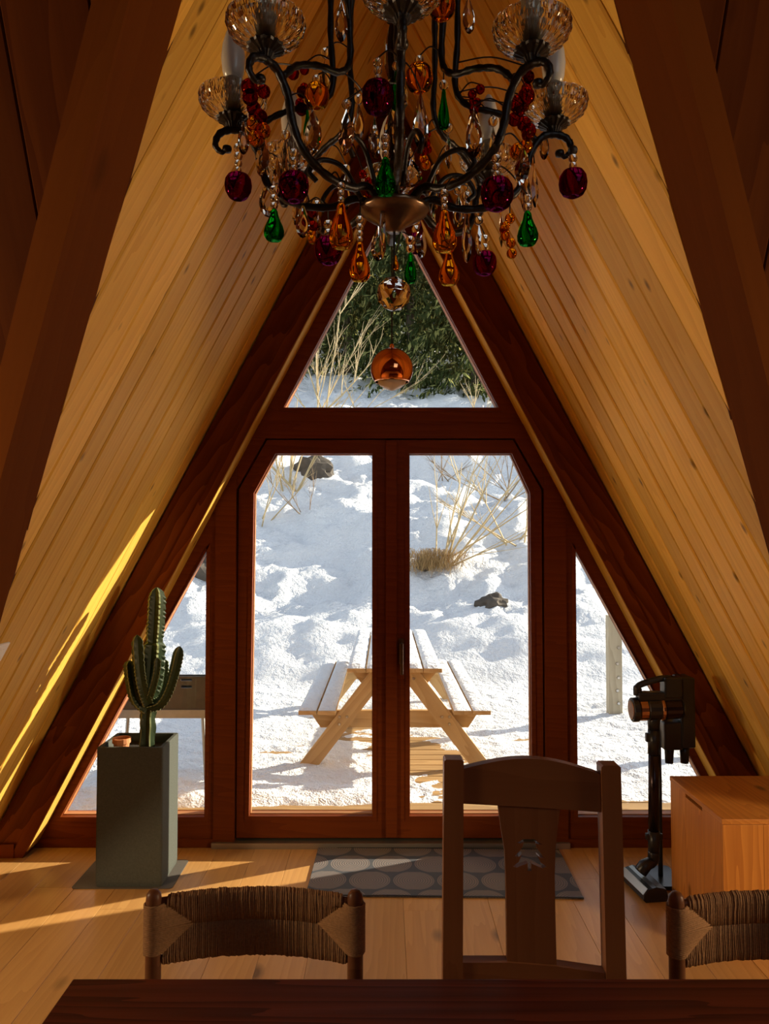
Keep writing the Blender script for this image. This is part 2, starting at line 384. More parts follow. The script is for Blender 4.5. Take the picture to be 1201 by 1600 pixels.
# cross gable slopes: planks run from the ridge down the slope
def slope_frame(sg):   # local x down the slope, local y along +-Y, local z into the room
    ex = Vector((sg * K, 0, -1)).normalized(); n = Vector((-sg, 0, -K)).normalized()
    return ex, n
def gable_len(y):      # slope length from the ridge to the floor or the valley, at depth y
    z = max(0.0, 6.62 - y / K)
    return (ZA - z) * SL
Y0 = main_y(ZA)
for sg, nm, word in ((-1, 'wall_left', 'left'), (1, 'wall_right', 'right')):
    ex, n = slope_frame(sg)
    def fn(a, b, t, ex=ex, n=n): return Vector((XC, 0, ZA)) + ex * a + Vector((0, b, 0)) - n * t
    yv = main_y(0)
    low = (ZA + 0.35) * SL
    poly = [(0, Y0), (gable_len(yv), yv), (low, yv), (low, YOUT), (-0.0, YOUT)]
    w = MB().prism([(0, Y0), (gable_len(yv), yv), (gable_len(yv), YOUT), (0, YOUT)], fn, 0.024, 0.24).build(nm, 'roof_outside')
    struct(w, 'sloping plank-lined side of the glazed gable on the ' + word)
    y = Y0 + 0.02; wd = 0.147
    while y < YOUT - 0.02:
        y1 = min(y + wd, YOUT)
        if y < yv < y1 and yv - y > 0.03: y1 = yv
        a0, a1 = gable_len(y), gable_len(y1)
        hw = (y1 - y) / 2
        me = board_mesh('plank', [(0.0, -hw + 0.0028), (a0, -hw + 0.0028), (a1, hw - 0.0028), (0.0, hw - 0.0028)] if sg < 0 else [(0.0, -hw + 0.0028), (a1, -hw + 0.0028), (a0, hw - 0.0028), (0.0, hw - 0.0028)], 0.022, 'plank_pine', 0.006)
        ey = n.cross(ex)
        M = frame_m(Vector((XC, (y + y1) / 2, ZA)) + n * R.uniform(-0.002, 0.002), ex, ey, n) @ Matrix.Rotation(R.uniform(-0.030, 0.030), 4, 'X')
        link('plank', me, w, M)
        y = y1

# main roof, front slope, with the cross gable cut out of it
exm = Vector((0, K, -1)).normalized(); nm_ = Vector((0, -1, -K)).normalized()
def zval(x): return max(0.0, ZA - abs(x - XC) / K)
def fm(a, b, t): return Vector((a, YR, ZR)) + exm * b - nm_ * t
def sl_at(x): return (ZR - zval(x)) * SL
ce = MB()
xf = XC + K * ZA; xg = XC - K * ZA
ce.prism([(XC, 0), (XC, sl_at(XC)), (xf, sl_at(xf)), (XE, sl_at(XE)), (XE, 0)], fm, 0.024, 0.24)
ce.prism([(XC, 0), (-XE, 0), (-XE, sl_at(-XE)), (xg, sl_at(xg)), (XC, sl_at(XC))], fm, 0.024, 0.24)
ce = ce.build('ceiling', 'roof_outside'); struct(ce, 'dark planked main roof slope above the near beams')
x = -XE; bw = 0.23
xs = sorted([0.865 - 0.23 * 20 + 0.23 * i for i in range(40)] + [XC, xf, xg])
xs = [v for v in xs if -XE < v < XE]; xs = [-XE] + xs + [XE]
for x0, x1 in zip(xs, xs[1:]):
    if x1 - x0 < 0.015: continue
    hw = (x1 - x0) / 2; xm = (x0 + x1) / 2
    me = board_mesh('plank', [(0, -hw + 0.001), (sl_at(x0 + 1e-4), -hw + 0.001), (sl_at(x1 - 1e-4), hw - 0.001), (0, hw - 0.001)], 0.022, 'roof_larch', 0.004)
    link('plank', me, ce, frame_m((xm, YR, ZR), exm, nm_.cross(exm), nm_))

# back slope with a roof window, and the two gable ends of the main room
exb = Vector((0, -K, -1)).normalized(); nb = Vector((0, 1, -K)).normalized()
def fb(a, b, t): return Vector((a, YR, ZR)) + exb * b - nb * t
lb = ZR * SL
bk = MB(); wx0, wx1, wb0, wb1 = 0.7, 2.3, 2.2, 3.9
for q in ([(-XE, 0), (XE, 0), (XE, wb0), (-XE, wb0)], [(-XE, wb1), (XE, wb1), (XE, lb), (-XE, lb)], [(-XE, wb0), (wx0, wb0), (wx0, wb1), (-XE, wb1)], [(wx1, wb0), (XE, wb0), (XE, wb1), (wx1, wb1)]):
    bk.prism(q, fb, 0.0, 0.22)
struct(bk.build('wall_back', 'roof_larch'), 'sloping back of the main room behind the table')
wf = MB().ring([(wx0, wb0), (wx1, wb0), (wx1, wb1), (wx0, wb1)], [(wx0 + .06, wb0 + .06), (wx1 - .06, wb0 + .06), (wx1 - .06, wb1 - .06), (wx0 + .06, wb1 - .06)], fb, 0.02, 0.2).build('window_4', 'frame_larch')
struct(wf, 'roof window behind the table')
MB().prism([(wx0 + .06, wb0 + .06), (wx1 - .06, wb0 + .06), (wx1 - .06, wb1 - .06), (wx0 + .06, wb1 - .06)], fb, 0.1, 0.104).build('pane', 'pane_glass', wf)
for sg, nm in ((-1, 'wall_gable_left'), (1, 'wall_gable_right')):
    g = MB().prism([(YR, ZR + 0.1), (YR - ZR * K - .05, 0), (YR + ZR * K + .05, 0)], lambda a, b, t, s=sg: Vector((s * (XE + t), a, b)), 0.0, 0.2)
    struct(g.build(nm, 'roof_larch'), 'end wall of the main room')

# valley beams in front of the plank ends
for i, sg in enumerate((-1, 1)):
    wd = 0.085 if sg < 0 else 0.066
    def sec(z, sg=sg, wd=wd):
        p0 = Vector((XC + sg * K * (ZA - z), main_y(z), z))
        p1 = p0 + nm_ * 0.2 + Vector((sg * 0.065, 0, 0)); p2 = p1 + Vector((sg * wd, 0, 0)); p3 = p2 - nm_ * 0.2
        return [p0, p1, p2, p3]
    a, b_ = sec(ZA), sec(0.0)
    axis = (b_[0] - a[0]).normalized(); side = (a[1] - a[0]).normalized(); nrm = axis.cross(side).normalized(); side = nrm.cross(axis)
    M = frame_m(a[0], axis, side, nrm); Mi = M.inverted()
    vm = MB().add([Mi @ p for p in a + b_], [(0, 1, 2, 3), (4, 7, 6, 5)] + [(k, 4 + k, 4 + (k + 1) % 4, (k + 1) % 4) for k in range(4)])
    struct(vm.build('trim_%d' % (i + 1), 'valley_beam', None, M), 'heavy valley beam along the %s edge of the gable planks' % ('left' if sg < 0 else 'right'))

# ------------------------------------------------------------------ the gable glazing
def fw(a, b, t): return Vector((a, t, b))
def sx(sg, za, z): return XC + sg * K * (za - z)
ZI = 3.60                                 # inner edge of the gable rafters
for i, sg in enumerate((-1, 1)):
    tr = MB()
    word = 'left' if sg < 0 else 'right'
    ex, n = slope_frame(sg); ey = n.cross(ex)
    M = frame_m((XC, YW, ZA), ex, ey, n); Mi = M.inverted()
    def part(z0, z1, zo, zi, y0, y1, name, mat, par, cut=True):
        q = [(sx(sg, zo, z0), z0), (sx(sg, zi, z0), z0), (sx(sg, zi, z1), z1), (sx(sg, zo, z1), z1)]
        if cut:  # square end cut at the upper joint
            pass
        return MB().prism(q, lambda a, b, t: Mi @ Vector((a, t, b)), y0, y1).build(name, mat, par, M)
    root = part(0.02, ZI + 0.12, ZA - 0.02, ZI + 0.13, YW - 0.127, YW + 0.10, 'trim_%d' % (i + 3), 'beam_larch', None)
    struct(root, 'broad laminated gable rafter beside the %s side window' % word)
    part(0.0, 0.66, ZA - 0.03, ZI + 0.128, YW - 0.130, YW - 0.126, 'beam_section', 'beam_larch', root)
    part(0.66, ZI - 0.1, ZA - 0.03, ZI + 0.128, YW - 0.130, YW - 0.126, 'beam_section', 'beam_larch', root)
    part(0.0, ZI - 0.03, ZI + 0.127, ZI, YW - 0.14, YW + 0.02, 'edge_board', 'beam_larch', root)
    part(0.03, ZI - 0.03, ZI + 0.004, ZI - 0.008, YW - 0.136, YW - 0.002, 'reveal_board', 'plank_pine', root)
    bb = MB().box((min(sx(sg, ZA, 0.05), sx(sg, ZI + .135, 0.05)), YW - 0.145, 0.0), (max(sx(sg, ZA, 0.05), sx(sg, ZI + .135, 0.05)) , YW - 0.128, 0.07)).build('baseboard_%s' % word, 'frame_larch')
    struct(bb, 'low baseboard at the foot of the %s gable rafter' % word)
YB = YW + 0.095                           # weather side of the frames
YG = YW + 0.075                           # glass
def glazed(name, outer, inner, mat='frame_larch', y0=YW, y1=YB, label=None, step=0.022):
    fr = MB().ring(outer, inner, fw, y0, y1).build(name, mat); struct(fr, label)
    cx = sum(p[0] for p in inner) / len(inner); cz = sum(p[1] for p in inner) / len(inner)
    def off(p, d):
        v = Vector((p[0] - cx, p[1] - cz)); return (cx + v.x * (1 + d / max(abs(v.x), 0.15)), cz + v.y * (1 + d / max(abs(v.y), 0.15)))
    bead_o = [off(p, step) for p in inner]
    MB().ring(bead_o, inner, fw, y0 - 0.006, y0 + 0.002).build('glazing_bead', mat, fr)
    MB().ring([off(p, 0.003) for p in inner], [off(p, -0.004) for p in inner], fw, y0 + 0.03, YG).build('lit_stop', 'lit_larch', fr)  # paler strip painted as the lit edge round the glass
    MB().prism([off(p, 0.004) for p in inner], fw, YG, YG + 0.004).build('pane', 'pane_glass', fr)
    return fr
zt = 2.235
w1 = glazed('window_1', [(sx(-1, ZI + .1, zt), zt), (sx(1, ZI + .1, zt), zt), (XC, ZI + .1)], [(-0.541, 2.324), (0.612, 2.324), (XC, 3.432)], label='triangular window in the peak of the gable')
struct(MB().box((sx(-1, ZI + .06, 2.16), YW - 0.008, 2.158), (sx(1, ZI + .06, 2.16), YB, zt)).build('trim_5', 'frame_larch'), 'transom beam above the glass doors')
gl = [(-0.948, 0.157), (-0.948, 1.575), (-1.705, 0.157)]
gl_o = [(-0.90, 0.03), (-0.90, 1.94), (-1.90, 0.03)]
glazed('window_2', gl_o, gl, label='slanted side window left of the glass doors behind the cactus')
gr = [(1.018, 0.157), (1.784, 0.157), (1.018, 1.575)]
gr_o = [(0.965, 0.03), (1.965, 0.03), (0.965, 1.96)]
glazed('window_3', gr_o, gr, label='slanted side window right of the glass doors behind the vacuum')
for nm, xa, xb in (('trim_6', -0.90, -0.79), ('trim_7', 0.85, 0.965)):
    z1 = 1.97 if xa < 0 else 1.99
    zb = z1 + 0.26
    q = [(xa, 0.0), (xb, 0.0), (xb, zb - (0.14 if xa > 0 else -0.09) - (0 if xa > 0 else 0.14)), (xa, zb - (0 if xa > 0 else 0.14))]
    if xa > 0: q = [(xa, 0.0), (xb, 0.0), (xb, 2.02), (xa, 2.24)]
    else: q = [(xa, 0.0), (xb, 0.0), (xb, 2.24), (xa, 2.02)]
    struct(MB().prism(q, fw, YW - 0.012, YB + 0.004).build(nm, 'frame_larch'), 'upright post between door and %s side window' % ('left' if xa < 0 else 'right'))
# slanted head pieces beside the door corners
for nm, q in (('trim_8', [(-0.79, 1.885), (-0.635, 2.16), (-0.79, 2.16)]), ('trim_9', [(0.85, 1.885), (0.85, 2.16), (0.695, 2.16)])):
    struct(MB().prism(q, fw, YW - 0.006, YB).build(nm, 'frame_larch'), 'slanted corner of the door frame')
struct(MB().box((-0.905, YW - 0.03, 0.0), (0.97, YB + 0.02, 0.03), None).build('trim_10', 'aluminium'), 'flat metal threshold below the glass doors')
struct(MB().box((-1.95, YW - 0.012, 0.0), (-0.90, YB, 0.045)).build('baseboard_front_left', 'frame_larch'), 'low board under the left side window')
struct(MB().box((0.965, YW - 0.012, 0.0), (2.0, YB, 0.045)).build('baseboard_front_right', 'frame_larch'), 'low board under the right side window')
struct(MB().prism([(XC - 0.25, ZI - 0.02), (XC + 0.25, ZI - 0.02), (XC + 0.05, ZA - 0.02), (XC - 0.05, ZA - 0.02)], fw, YW - 0.05, YB).build('trim_11', 'beam_larch'), 'small board closing the peak of the gable')
struct(MB().ring([(-0.80, 0.03), (0.86, 0.03), (0.86, 1.89), (0.70, 2.17), (-0.64, 2.17), (-0.80, 1.89)], [(-0.765, 0.06), (0.825, 0.06), (0.825, 1.875), (0.68, 2.14), (-0.62, 2.14), (-0.765, 1.875)], fw, YW + 0.07, YB + 0.03).build('trim_12', 'frame_larch'), 'rebate of the door frame behind the leaves')
# door leaves (a slim shadow gap all round)
YS = YW + 0.012
d1 = glazed('door_1', [(-0.782, 0.042), (0.008, 0.042), (0.008, 2.152), (-0.630, 2.152), (-0.782, 1.882)], [(-0.716, 0.157), (-0.063, 0.157), (-0.063, 2.078), (-0.585, 2.078), (-0.700, 1.866)], y0=YS, label='left glass door leaf with a slanted upper corner')
d2 = glazed('door_2', [(0.012, 0.042), (0.842, 0.042), (0.842, 1.882), (0.690, 2.152), (0.012, 2.152)], [(0.132, 0.157), (0.780, 0.157), (0.780, 1.866), (0.684, 2.078), (0.132, 2.078)], y0=YS, label='right glass door leaf with the handle')
MB().box((0.006, YS - 0.022, 0.05), (0.066, YS + 0.002, 2.148), None, 0.004).build('closing_strip', 'frame_larch', d2)
hx = at(627, 1015, YS).x
hm = MB().box((hx - 0.013, YS - 0.012, 0.955), (hx + 0.013, YS, 1.09), None, 0.004)
hm.tube([(hx, YS - 0.01, 1.06), (hx, YS - 0.045, 1.06)], 0.009, 10)
hm.box((hx - 0.009, YS - 0.056, 0.905), (hx + 0.009, YS - 0.040, 1.07), None, 0.004)
hm.build('door_handle', 'bronze', d2)

# ------------------------------------------------------------------ outside: deck, snow, hillside
ZD = -0.10
YD1 = 8.55
def smooth(a, b, t):
    t = min(1, max(0, (t - a) / (b - a))); return t * t * (3 - 2 * t)
PROF = [(8.0, -0.06), (8.5, -0.02), (8.75, 0.18), (9.1, 0.42), (9.7, 0.62), (10.6, 0.95), (12, 1.62), (14, 2.65), (16, 3.62), (18, 4.45), (20, 5.15), (23, 6.0), (27, 7.6), (34, 11.0), (44, 16.5)]
def prof(y):
    if y <= PROF[0][0]: return PROF[0][1]
    for (a, za), (b, zb) in zip(PROF, PROF[1:]):
        if y <= b: return za + (zb - za) * (y - a) / (b - a)
    return PROF[-1][1]
def hill(x, y):
    e = 0.5 * 0 + 0.35
    z = 0.25 * prof(y - e) + 0.5 * prof(y) + 0.25 * prof(y + e)
    g = smooth(8.5, 10.5, y)
    p = Vector((x, y, 0))
    z += g * (0.30 * noise.noise(p * 0.45) + 0.22 * noise.noise(p * 1.0 + Vector((7, 0, 0))))
    z += (0.03 + 0.10 * g) * noise.noise(p * 2.6 + Vector((0, 9, 0))) + (0.015 + 0.035 * g) * noise.noise(p * 6.5)
    z += 0.012 * noise.noise(p * 15)
    z += 0.16 * g * abs(noise.noise(p * 1.7 + Vector((3, 3, 3)))) + 0.10 * g * abs(noise.noise(p * 3.9 + Vector((1, 5, 3)))) + 0.05 * g * abs(noise.noise(p * 8.3))
    z += smooth(-1.5, -4.5, x) * g * 0.4
    return z
def ground_at(X, Y):
    r = ray(X, Y); t = 8.6
    while t < 60:
        p = Vector((0, 0, H)) + r * t
        if p.z < hill(p.x, p.y): break
        t += 0.05
    return p
def grid(xs, ys, fz):
    b = MB(); nx = len(xs)
    vs_ = [(x, y, fz(x, y)) for y in ys for x in xs]
    fs_ = [(j * nx + i, j * nx + i + 1, (j + 1) * nx + i + 1, (j + 1) * nx + i) for j in range(len(ys) - 1) for i in range(nx - 1)]
    return b.add(vs_, fs_)
def lin(a, b, n): return [a + (b - a) * i / (n - 1) for i in range(n)]
ys = []; y = 8.3
while y < 46: ys.append(y); y += 0.05 + max(0, y - 9) * 0.012
gh = grid(lin(-20, 20, 380), ys, hill).build('snow_hillside', 'snow', smooth=True); struct(gh, 'steep snow-covered hillside behind the deck')
# deck boards run along x; the light snow on them is a thin uneven sheet that leaves boards bare
dk = MB().box((-5.5, YB + 0.03, ZD - 0.3), (5.5, YD1, ZD - 0.035)).build('deck', 'deck_larch'); struct(dk, 'wooden deck outside the glass doors')
nb_ = 31; bw = (YD1 - YB - 0.05) / nb_
bm_deck = board_mesh('deck_board', [(-5.5, -bw / 2 + 0.004), (5.5, -bw / 2 + 0.004), (5.5, bw / 2 - 0.004), (-5.5, bw / 2 - 0.004)], 0.03, 'deck_larch', 0.004)
for i in range(nb_):
    link('deck_board', bm_deck, dk, frame_m((0, YB + 0.05 + bw * (i + 0.5), ZD), (1, 0, 0), (0, 1, 0), (0, 0, 1)))
def deck_snow(x, y):
    p = Vector((x, y, 0))
    z = 0.038 + 0.030 * noise.noise(p * 0.9 + Vector((4, 1, 0))) + 0.030 * noise.noise(p * Vector((1.6, 3.2, 0)).length * 0.4 + Vector((2, 8, 0)))
    z += 0.020 * noise.noise(Vector((x * 2.2, y * 6.5, 1))) + 0.014 * noise.noise(p * 9) + 0.008 * noise.noise(p * 22)
    z -= 0.055 * math.exp(-((x - 0.25) / 0.85) ** 2 - ((y - 6.5) / 0.9) ** 2)
    z -= 0.030 * math.exp(-((x - 1.3) / 0.8) ** 2 - ((y - 5.3) / 0.35) ** 2)
    z -= 0.09 * smooth(5.15, 4.88, y)
    z += 0.05 * smooth(-1.0, -2.2, x) + 0.06 * smooth(7.6, 8.4, y) + 0.04 * smooth(1.4, 2.6, x) * smooth(6.0, 7.2, y)
    return max(ZD - 0.02, ZD + z) if y < 8.4 else ZD + z
gd = grid(lin(-5.4, 5.4, 330), lin(YB + 0.06, YD1 - 0.02, 160), deck_snow).build('deck_snow', 'snow', smooth=True)
tag(gd, 'thin trodden snow lying over the deck boards', 'snow', kind='stuff')

# picnic table: long axis along y
def picnic():
    xc, z0 = 0.075, ZD
    ya, yb_ = 5.72, 8.05
    t = thing('picnic_table', (xc, (ya + yb_) / 2, z0), 'snow-topped wooden picnic table with attached benches on the deck', 'picnic table')
    def brd(name, lo, hi, par=None, mat='picnic_pine'):
        lo, hi = Vector(lo), Vector(hi); c = (lo + hi) / 2; s = hi - lo
        ax = max(range(3), key=lambda i: s[i])
        e = [Vector((1, 0, 0)), Vector((0, 1, 0)), Vector((0, 0, 1))]
        ex = e[ax]; ey = e[(ax + 1) % 3]; ez = e[(ax + 2) % 3]
        sz = (s[ax], s[(ax + 1) % 3], s[(ax + 2) % 3])
        return MB().box([-v / 2 for v in sz], [v / 2 for v in sz], None, 0.003).build(name, mat, par or t, frame_m(c, ex, ey, ez))
    zt_ = z0 + 0.76
    def cap(x0, x1, zb, y0, y1, th, seed):
        b = MB(); nx, ny = 9, 60
        def fz(u, v):
            x = x0 + (x1 - x0) * u; y = y0 + (y1 - y0) * v
            e = min(u, 1 - u) * (x1 - x0); e2 = min(v, 1 - v) * (y1 - y0)
            return th * (1 - math.exp(-min(e, e2) / 0.012)) * (0.85 + 0.6 * noise.noise(Vector((x * 7, y * 5, seed)))) + 0.001
        vs_ = [(x0 + (x1 - x0) * i / (nx - 1), y0 + (y1 - y0) * j / (ny - 1), zb + fz(i / (nx - 1), j / (ny - 1))) for j in range(ny) for i in range(nx)]
        fs_ = [(j * nx + i, j * nx + i + 1, (j + 1) * nx + i + 1, (j + 1) * nx + i) for j in range(ny - 1) for i in range(nx - 1)]
        b.add(vs_, fs_); return b.build('snow_cap', 'snow', t, smooth=True)
    w = 0.142
    for i in range(5):
        x0 = xc - 2.5 * w + i * w
        brd('top_plank', (x0 + 0.004, ya, zt_ - 0.03), (x0 + w - 0.004, yb_, zt_))
        cap(x0 + 0.006, x0 + w - 0.006, zt_, ya + 0.005, yb_ - 0.005, 0.032, i)
    zs = z0 + 0.45
    for sg in (-1, 1):
        for i in range(2):
            x0 = xc + sg * (0.435 + 0.142 * i); x1 = x0 + sg * 0.134
            lo, hi = min(x0, x1), max(x0, x1)
            brd('seat_plank', (lo, ya, zs - 0.03), (hi, yb_, zs))
            cap(lo + 0.003, hi - 0.003, zs, ya + 0.004, yb_ - 0.004, 0.018, 9 + i + sg)
    bolt = MB().lathe([(0, -0.006), (0.008, -0.006), (0.011, 0), (0.011, 0.001), (0, 0.001)], 10, Matrix.Rotation(-math.pi / 2, 4, 'X')).mesh('bolt', 'grey_metal')
    for y, d in ((ya + 0.16, -1), (yb_ - 0.16, 1)):
        yo = y + (0.0 if d < 0 else 0.0)
        def trap(name, xa, za, xb, zb, y0):
            q = [(xc - xa, za), (xc + xa, za), (xc + xb, zb), (xc - xb, zb)]
            return MB().prism(q, fw, y0, y0 + 0.042).build(name, 'picnic_pine', t)
        trap('seat_bearer', 0.56, zs - 0.16, 0.645, zs - 0.032, yo)
        trap('top_bearer', 0.24, zt_ - 0.15, 0.335, zt_ - 0.032, yo)
        for sg in (-1, 1):
            a = Vector((xc + sg * 0.66, 0, z0)); b_ = Vector((xc + sg * 0.10, 0, zt_ - 0.034)); u = (b_ - a).normalized()
            hw = 0.055 / abs(u.z) * 1.1
            q = [(a.x - hw, a.z), (a.x + hw, a.z), (b_.x + hw, b_.z), (b_.x - hw, b_.z)]
            ly = yo - 0.044 if d < 0 else yo + 0.044
            Ml = frame_m((0, 0, 0), u, Vector((0, 1, 0)), u.cross(Vector((0, 1, 0))))
            Mli = Ml.inverted()
            MB().prism(q, lambda p, r_, s_: Mli @ Vector((p, s_, r_)), ly, ly + 0.042).build('leg', 'picnic_pine', t, Ml)
            if d < 0:
                c = a + u * ((zs - 0.095 - z0) / u.z)
                for dx, dz in ((-0.028, 0.025), (0.028, 0.025), (-sg * 0.028 * -1, -0.03)):
                    link('bolt', bolt, t, Matrix.Translation((c.x + dx, ly - 0.001, c.z + dz)))
                c = b_ - u * 0.075
                link('bolt', bolt, t, Matrix.Translation((c.x, ly - 0.001, c.z)))
    # slanting centre braces
    return t
picnic()

# barbecue tub on legs, left of the door
def barbecue():
    y = 5.25
    a, b_ = at(188, 1057, y), at(323, 1057, y)
    x0, x1 = a.x, b_.x; zt_ = a.z; zb = at(200, 1117, y).z
    t = thing('barbecue', ((x0 + x1) / 2, y + 0.2, ZD), 'dark metal barbecue tub on thin legs outside the left window', 'barbecue')
    yb_ = y + 0.42; th = 0.008
    body = MB()
    # front with two slots
    sx0, sx1 = at(292, 0, y).x, at(309, 0, y).x
    z1, z2, z3, z4 = at(0, 1060.5, y).z, at(0, 1064, y).z, at(0, 1071, y).z, at(0, 1075, y).z
    for lo, hi in (((x0, zb), (sx0, zt_)), ((sx1, zb), (x1, zt_)), ((sx0, z1), (sx1, zt_)), ((sx0, z3), (sx1, z2)), ((sx0, zb), (sx1, z4))):
        body.box((lo[0], y, lo[1]), (hi[0], y + th, hi[1]))
    body.box((x0, yb_ - th, zb), (x1, yb_, zt_ - 0.06)); body.box((x0, y, zb), (x0 + th, yb_, zt_)); body.box((x1 - th, y, zb), (x1, yb_, zt_))
    body.box((x0, y, zb), (x1, yb_, zb + th))
    body.build('tub', 'steel_grill', t)
    MB().box((x0 - 0.01, y - 0.012, zb - 0.02), (x1 + 0.01, y, zb + 0.035)).build('rim_rail', 'galvanised', t)
    for xx, yy, dx in ((x0 + 0.04, y + 0.05, -0.03), (x1 - 0.03, y + 0.02, 0.03), (x0 + 0.10, yb_ - 0.05, 0.0), (x1 - 0.09, yb_ - 0.05, 0.03)):
        MB().tube([(xx, yy, zb), (xx + dx, yy, ZD - 0.0)], 0.013, 8).build('leg', 'galvanised', t)
barbecue()

# posts on the right
for X0, X1, Yt, y, lb_ in ((950, 971, 962, 7.35, 'weathered wooden post with a row of bolts standing in the snow'), (1075, 1087, 1100, 5.9, 'slim weathered post close to the right window, behind the vacuum')):
    a, b_ = at(X0, Yt, y), at(X1, Yt, y)
    t = thing('fence_post', ((a.x + b_.x) / 2, y + 0.05, ZD), lb_, 'post')
    L_ = a.z - ZD
    MB().box((0, -(b_.x - a.x) / 2, -0.05), (L_, (b_.x - a.x) / 2, 0.05), None, 0.004).build('post', 'grey_post', t, frame_m(((a.x + b_.x) / 2, y + 0.05, ZD), (0, 0, 1), (1, 0, 0), (0, 1, 0)))
    if X0 < 1000:
        hb = MB().lathe([(0, -0.01), (0.012, -0.01), (0.016, 0), (0, 0)], 10, Matrix.Rotation(-math.pi / 2, 4, 'X')).mesh('bolt', 'grey_metal')
        for k, Y_ in enumerate((1012, 1037, 1059, 1079, 1099)):
            p = at(966 if k % 2 == 0 else 964, Y_, y); link('bolt', hb, t, Matrix.Translation((p.x, y - 0.001, p.z)))

# rocks and bare earth showing through the snow
def rock(X, Y, w, h, label, seed):
    p = ground_at(X, Y); b = MB(); bm = bmesh.new(); bmesh.ops.create_icosphere(bm, subdivisions=3, radius=1)
    for v in bm.verts:
        n = v.co.normalized(); k = 1 + 0.45 * noise.noise(n * 1.6 + Vector((seed, 0, 0))) + 0.22 * noise.noise(n * 4 + Vector((0, seed, 0)))
        v.co = Vector((n.x * w * k, n.y * w * 0.6 * k, n.z * h * k))
    me = bpy.data.meshes.new('rock'); bm.to_mesh(me); bm.free(); me.materials.append(MATS['rock'])
    o = link('rock', me, None, Matrix.Translation(p + Vector((0, 0.1, 0.0)))); tag(o, label, 'rock')
rock(487, 738, 0.42, 0.30, 'dark bare rock poking from the snow high on the left slope', 3)
rock(770, 945, 0.20, 0.13, 'small dark rock in the snowbank right of the doors', 11)
rock(668, 890, 0.26, 0.16, 'brown earth hummock at the foot of the leaning shrub', 21)
rock(308, 895, 0.45, 0.30, 'dark rock in the snow seen high in the left side window', 31)

def twigs(b, p, d, L, r, depth, rng, bend=0.25, kids=3):
    pts = [Vector(p)]; d = Vector(d).normalized(); n = 5
    for i in range(n):
        d = (d + Vector((rng.uniform(-1, 1), rng.uniform(-1, 1), rng.uniform(-0.6, 0.9))) * bend / n * 2).normalized()
        pts.append(pts[-1] + d * (L / n))
    b.tube(pts, [r * (1 - 0.75 * i / n) for i in range(n + 1)], 4)
    if depth > 0:
        for k in range(kids):
            i = rng.randint(1, n - 1)
            dd = (d + Vector((rng.uniform(-1, 1), rng.uniform(-1, 1), rng.uniform(-0.3, 0.8))) * 0.55).normalized()
            twigs(b, pts[i], dd, L * rng.uniform(0.35, 0.6), r * 0.55, depth - 1, rng, bend, kids)
def shrub(X, Y, dirs, L, r, label, mat, seed, depth=2, kids=3, group=None, dy=0.0):
    rng = random.Random(seed); p = ground_at(X, Y); p.y += dy; p.z = hill(p.x, p.y)
    t = thing('bare_shrub', p, label, 'shrub', group)
    for dx, up, ll in dirs:
        b = MB(); q = p + Vector((rng.uniform(-0.15, 0.15), rng.uniform(-0.1, 0.1), -0.06))
        twigs(b, q, (dx, rng.uniform(-0.25, 0.15), up), L * ll, r * rng.uniform(0.7, 1.15), depth, rng, 0.22, kids)
        b.build('stem', mat, t)
shrub(688, 884, [(0.15, 1, .9), (0.3, 1, 1), (0.42, 1, 1.05), (0.6, 1, 1.1), (0.8, 1, 1.2), (1.2, 1, 1.25), (1.6, 1, 1.3), (2.0, .9, 1.2), (0.05, 1, .8)], 1.75, 0.016, 'leaning bare shrub with pale stems fanning right behind the right door', 'twig', 5, 1, 3)
shrub(805, 850, [(-1.4, 1, .7), (-.4, 1, .8), (0.2, 1, 1), (.7, 1, .9), (-.9, .5, .8)], 1.5, 0.013, 'tangled bare shrub at the right edge of the right door glass', 'twig', 8, 2, 4)
shrub(455, 772, [(0.35, 1, 1), (0.1, 1, .9), (-0.3, 1, .8), (0.55, 1, 1.1), (-0.7, .8, .9)], 1.9, 0.024, 'bare pale shrub in the upper left of the left door glass', 'twig', 12, 2, 3)
shrub(470, 800, [(-0.6, 1, .8), (-1.0, .8, .8), (.1, 1, .7)], 1.1, 0.009, 'thin dark twigs rising from the snow below the left rock', 'twig_brown', 33, 2, 4)
shrub(415, 820, [(0.5, 1, .9), (0.9, 1, .8), (0.2, 1, 1.0)], 1.3, 0.012, 'thin bare sapling low in the left door glass', 'twig', 14, 2, 3)
shrub(500, 655, [(-0.5, 1, .9), (-0.1, 1, 1.0), (0.2, 1, 1.0), (0.45, 1, .9), (0.0, 1, .8), (-.8, .8, .8), (.8, .9, .7)], 3.0, 0.024, 'tall bare pale shrub in the left half of the peak window', 'twig', 15, 2, 4)
shrub(745, 655, [(0.1, 1, .6), (0.5, 1, .5), (-0.4, 1, .5)], 1.6, 0.016, 'short bare shrub in the right corner of the peak window', 'twig', 18, 2, 3)
shrub(798, 778, [(-0.8, 1, .8), (-.3, 1, .8), (0.3, 1, .9), (.8, 1, .8), (-1.2, .6, .7), (1.2, .7, .7)], 1.6, 0.012, 'brown twiggy thicket in the top right of the right door glass', 'twig_brown', 19, 2, 4)
shrub(690, 752, [(-0.8, 1, .6), (-.2, 1, .6), (0.5, 1, .7), (1.0, .7, .6)], 1.3, 0.010, 'brown twigs in the top left of the right door glass', 'twig_brown', 22, 2, 4)
shrub(560, 655, [(0.6, 0.7, .9), (0.9, .5, 1.0), (-.3, .8, .7)], 1.8, 0.012, 'low bare bush under the copper lamp in the peak window', 'twig', 27, 2, 4, None, 1.6)
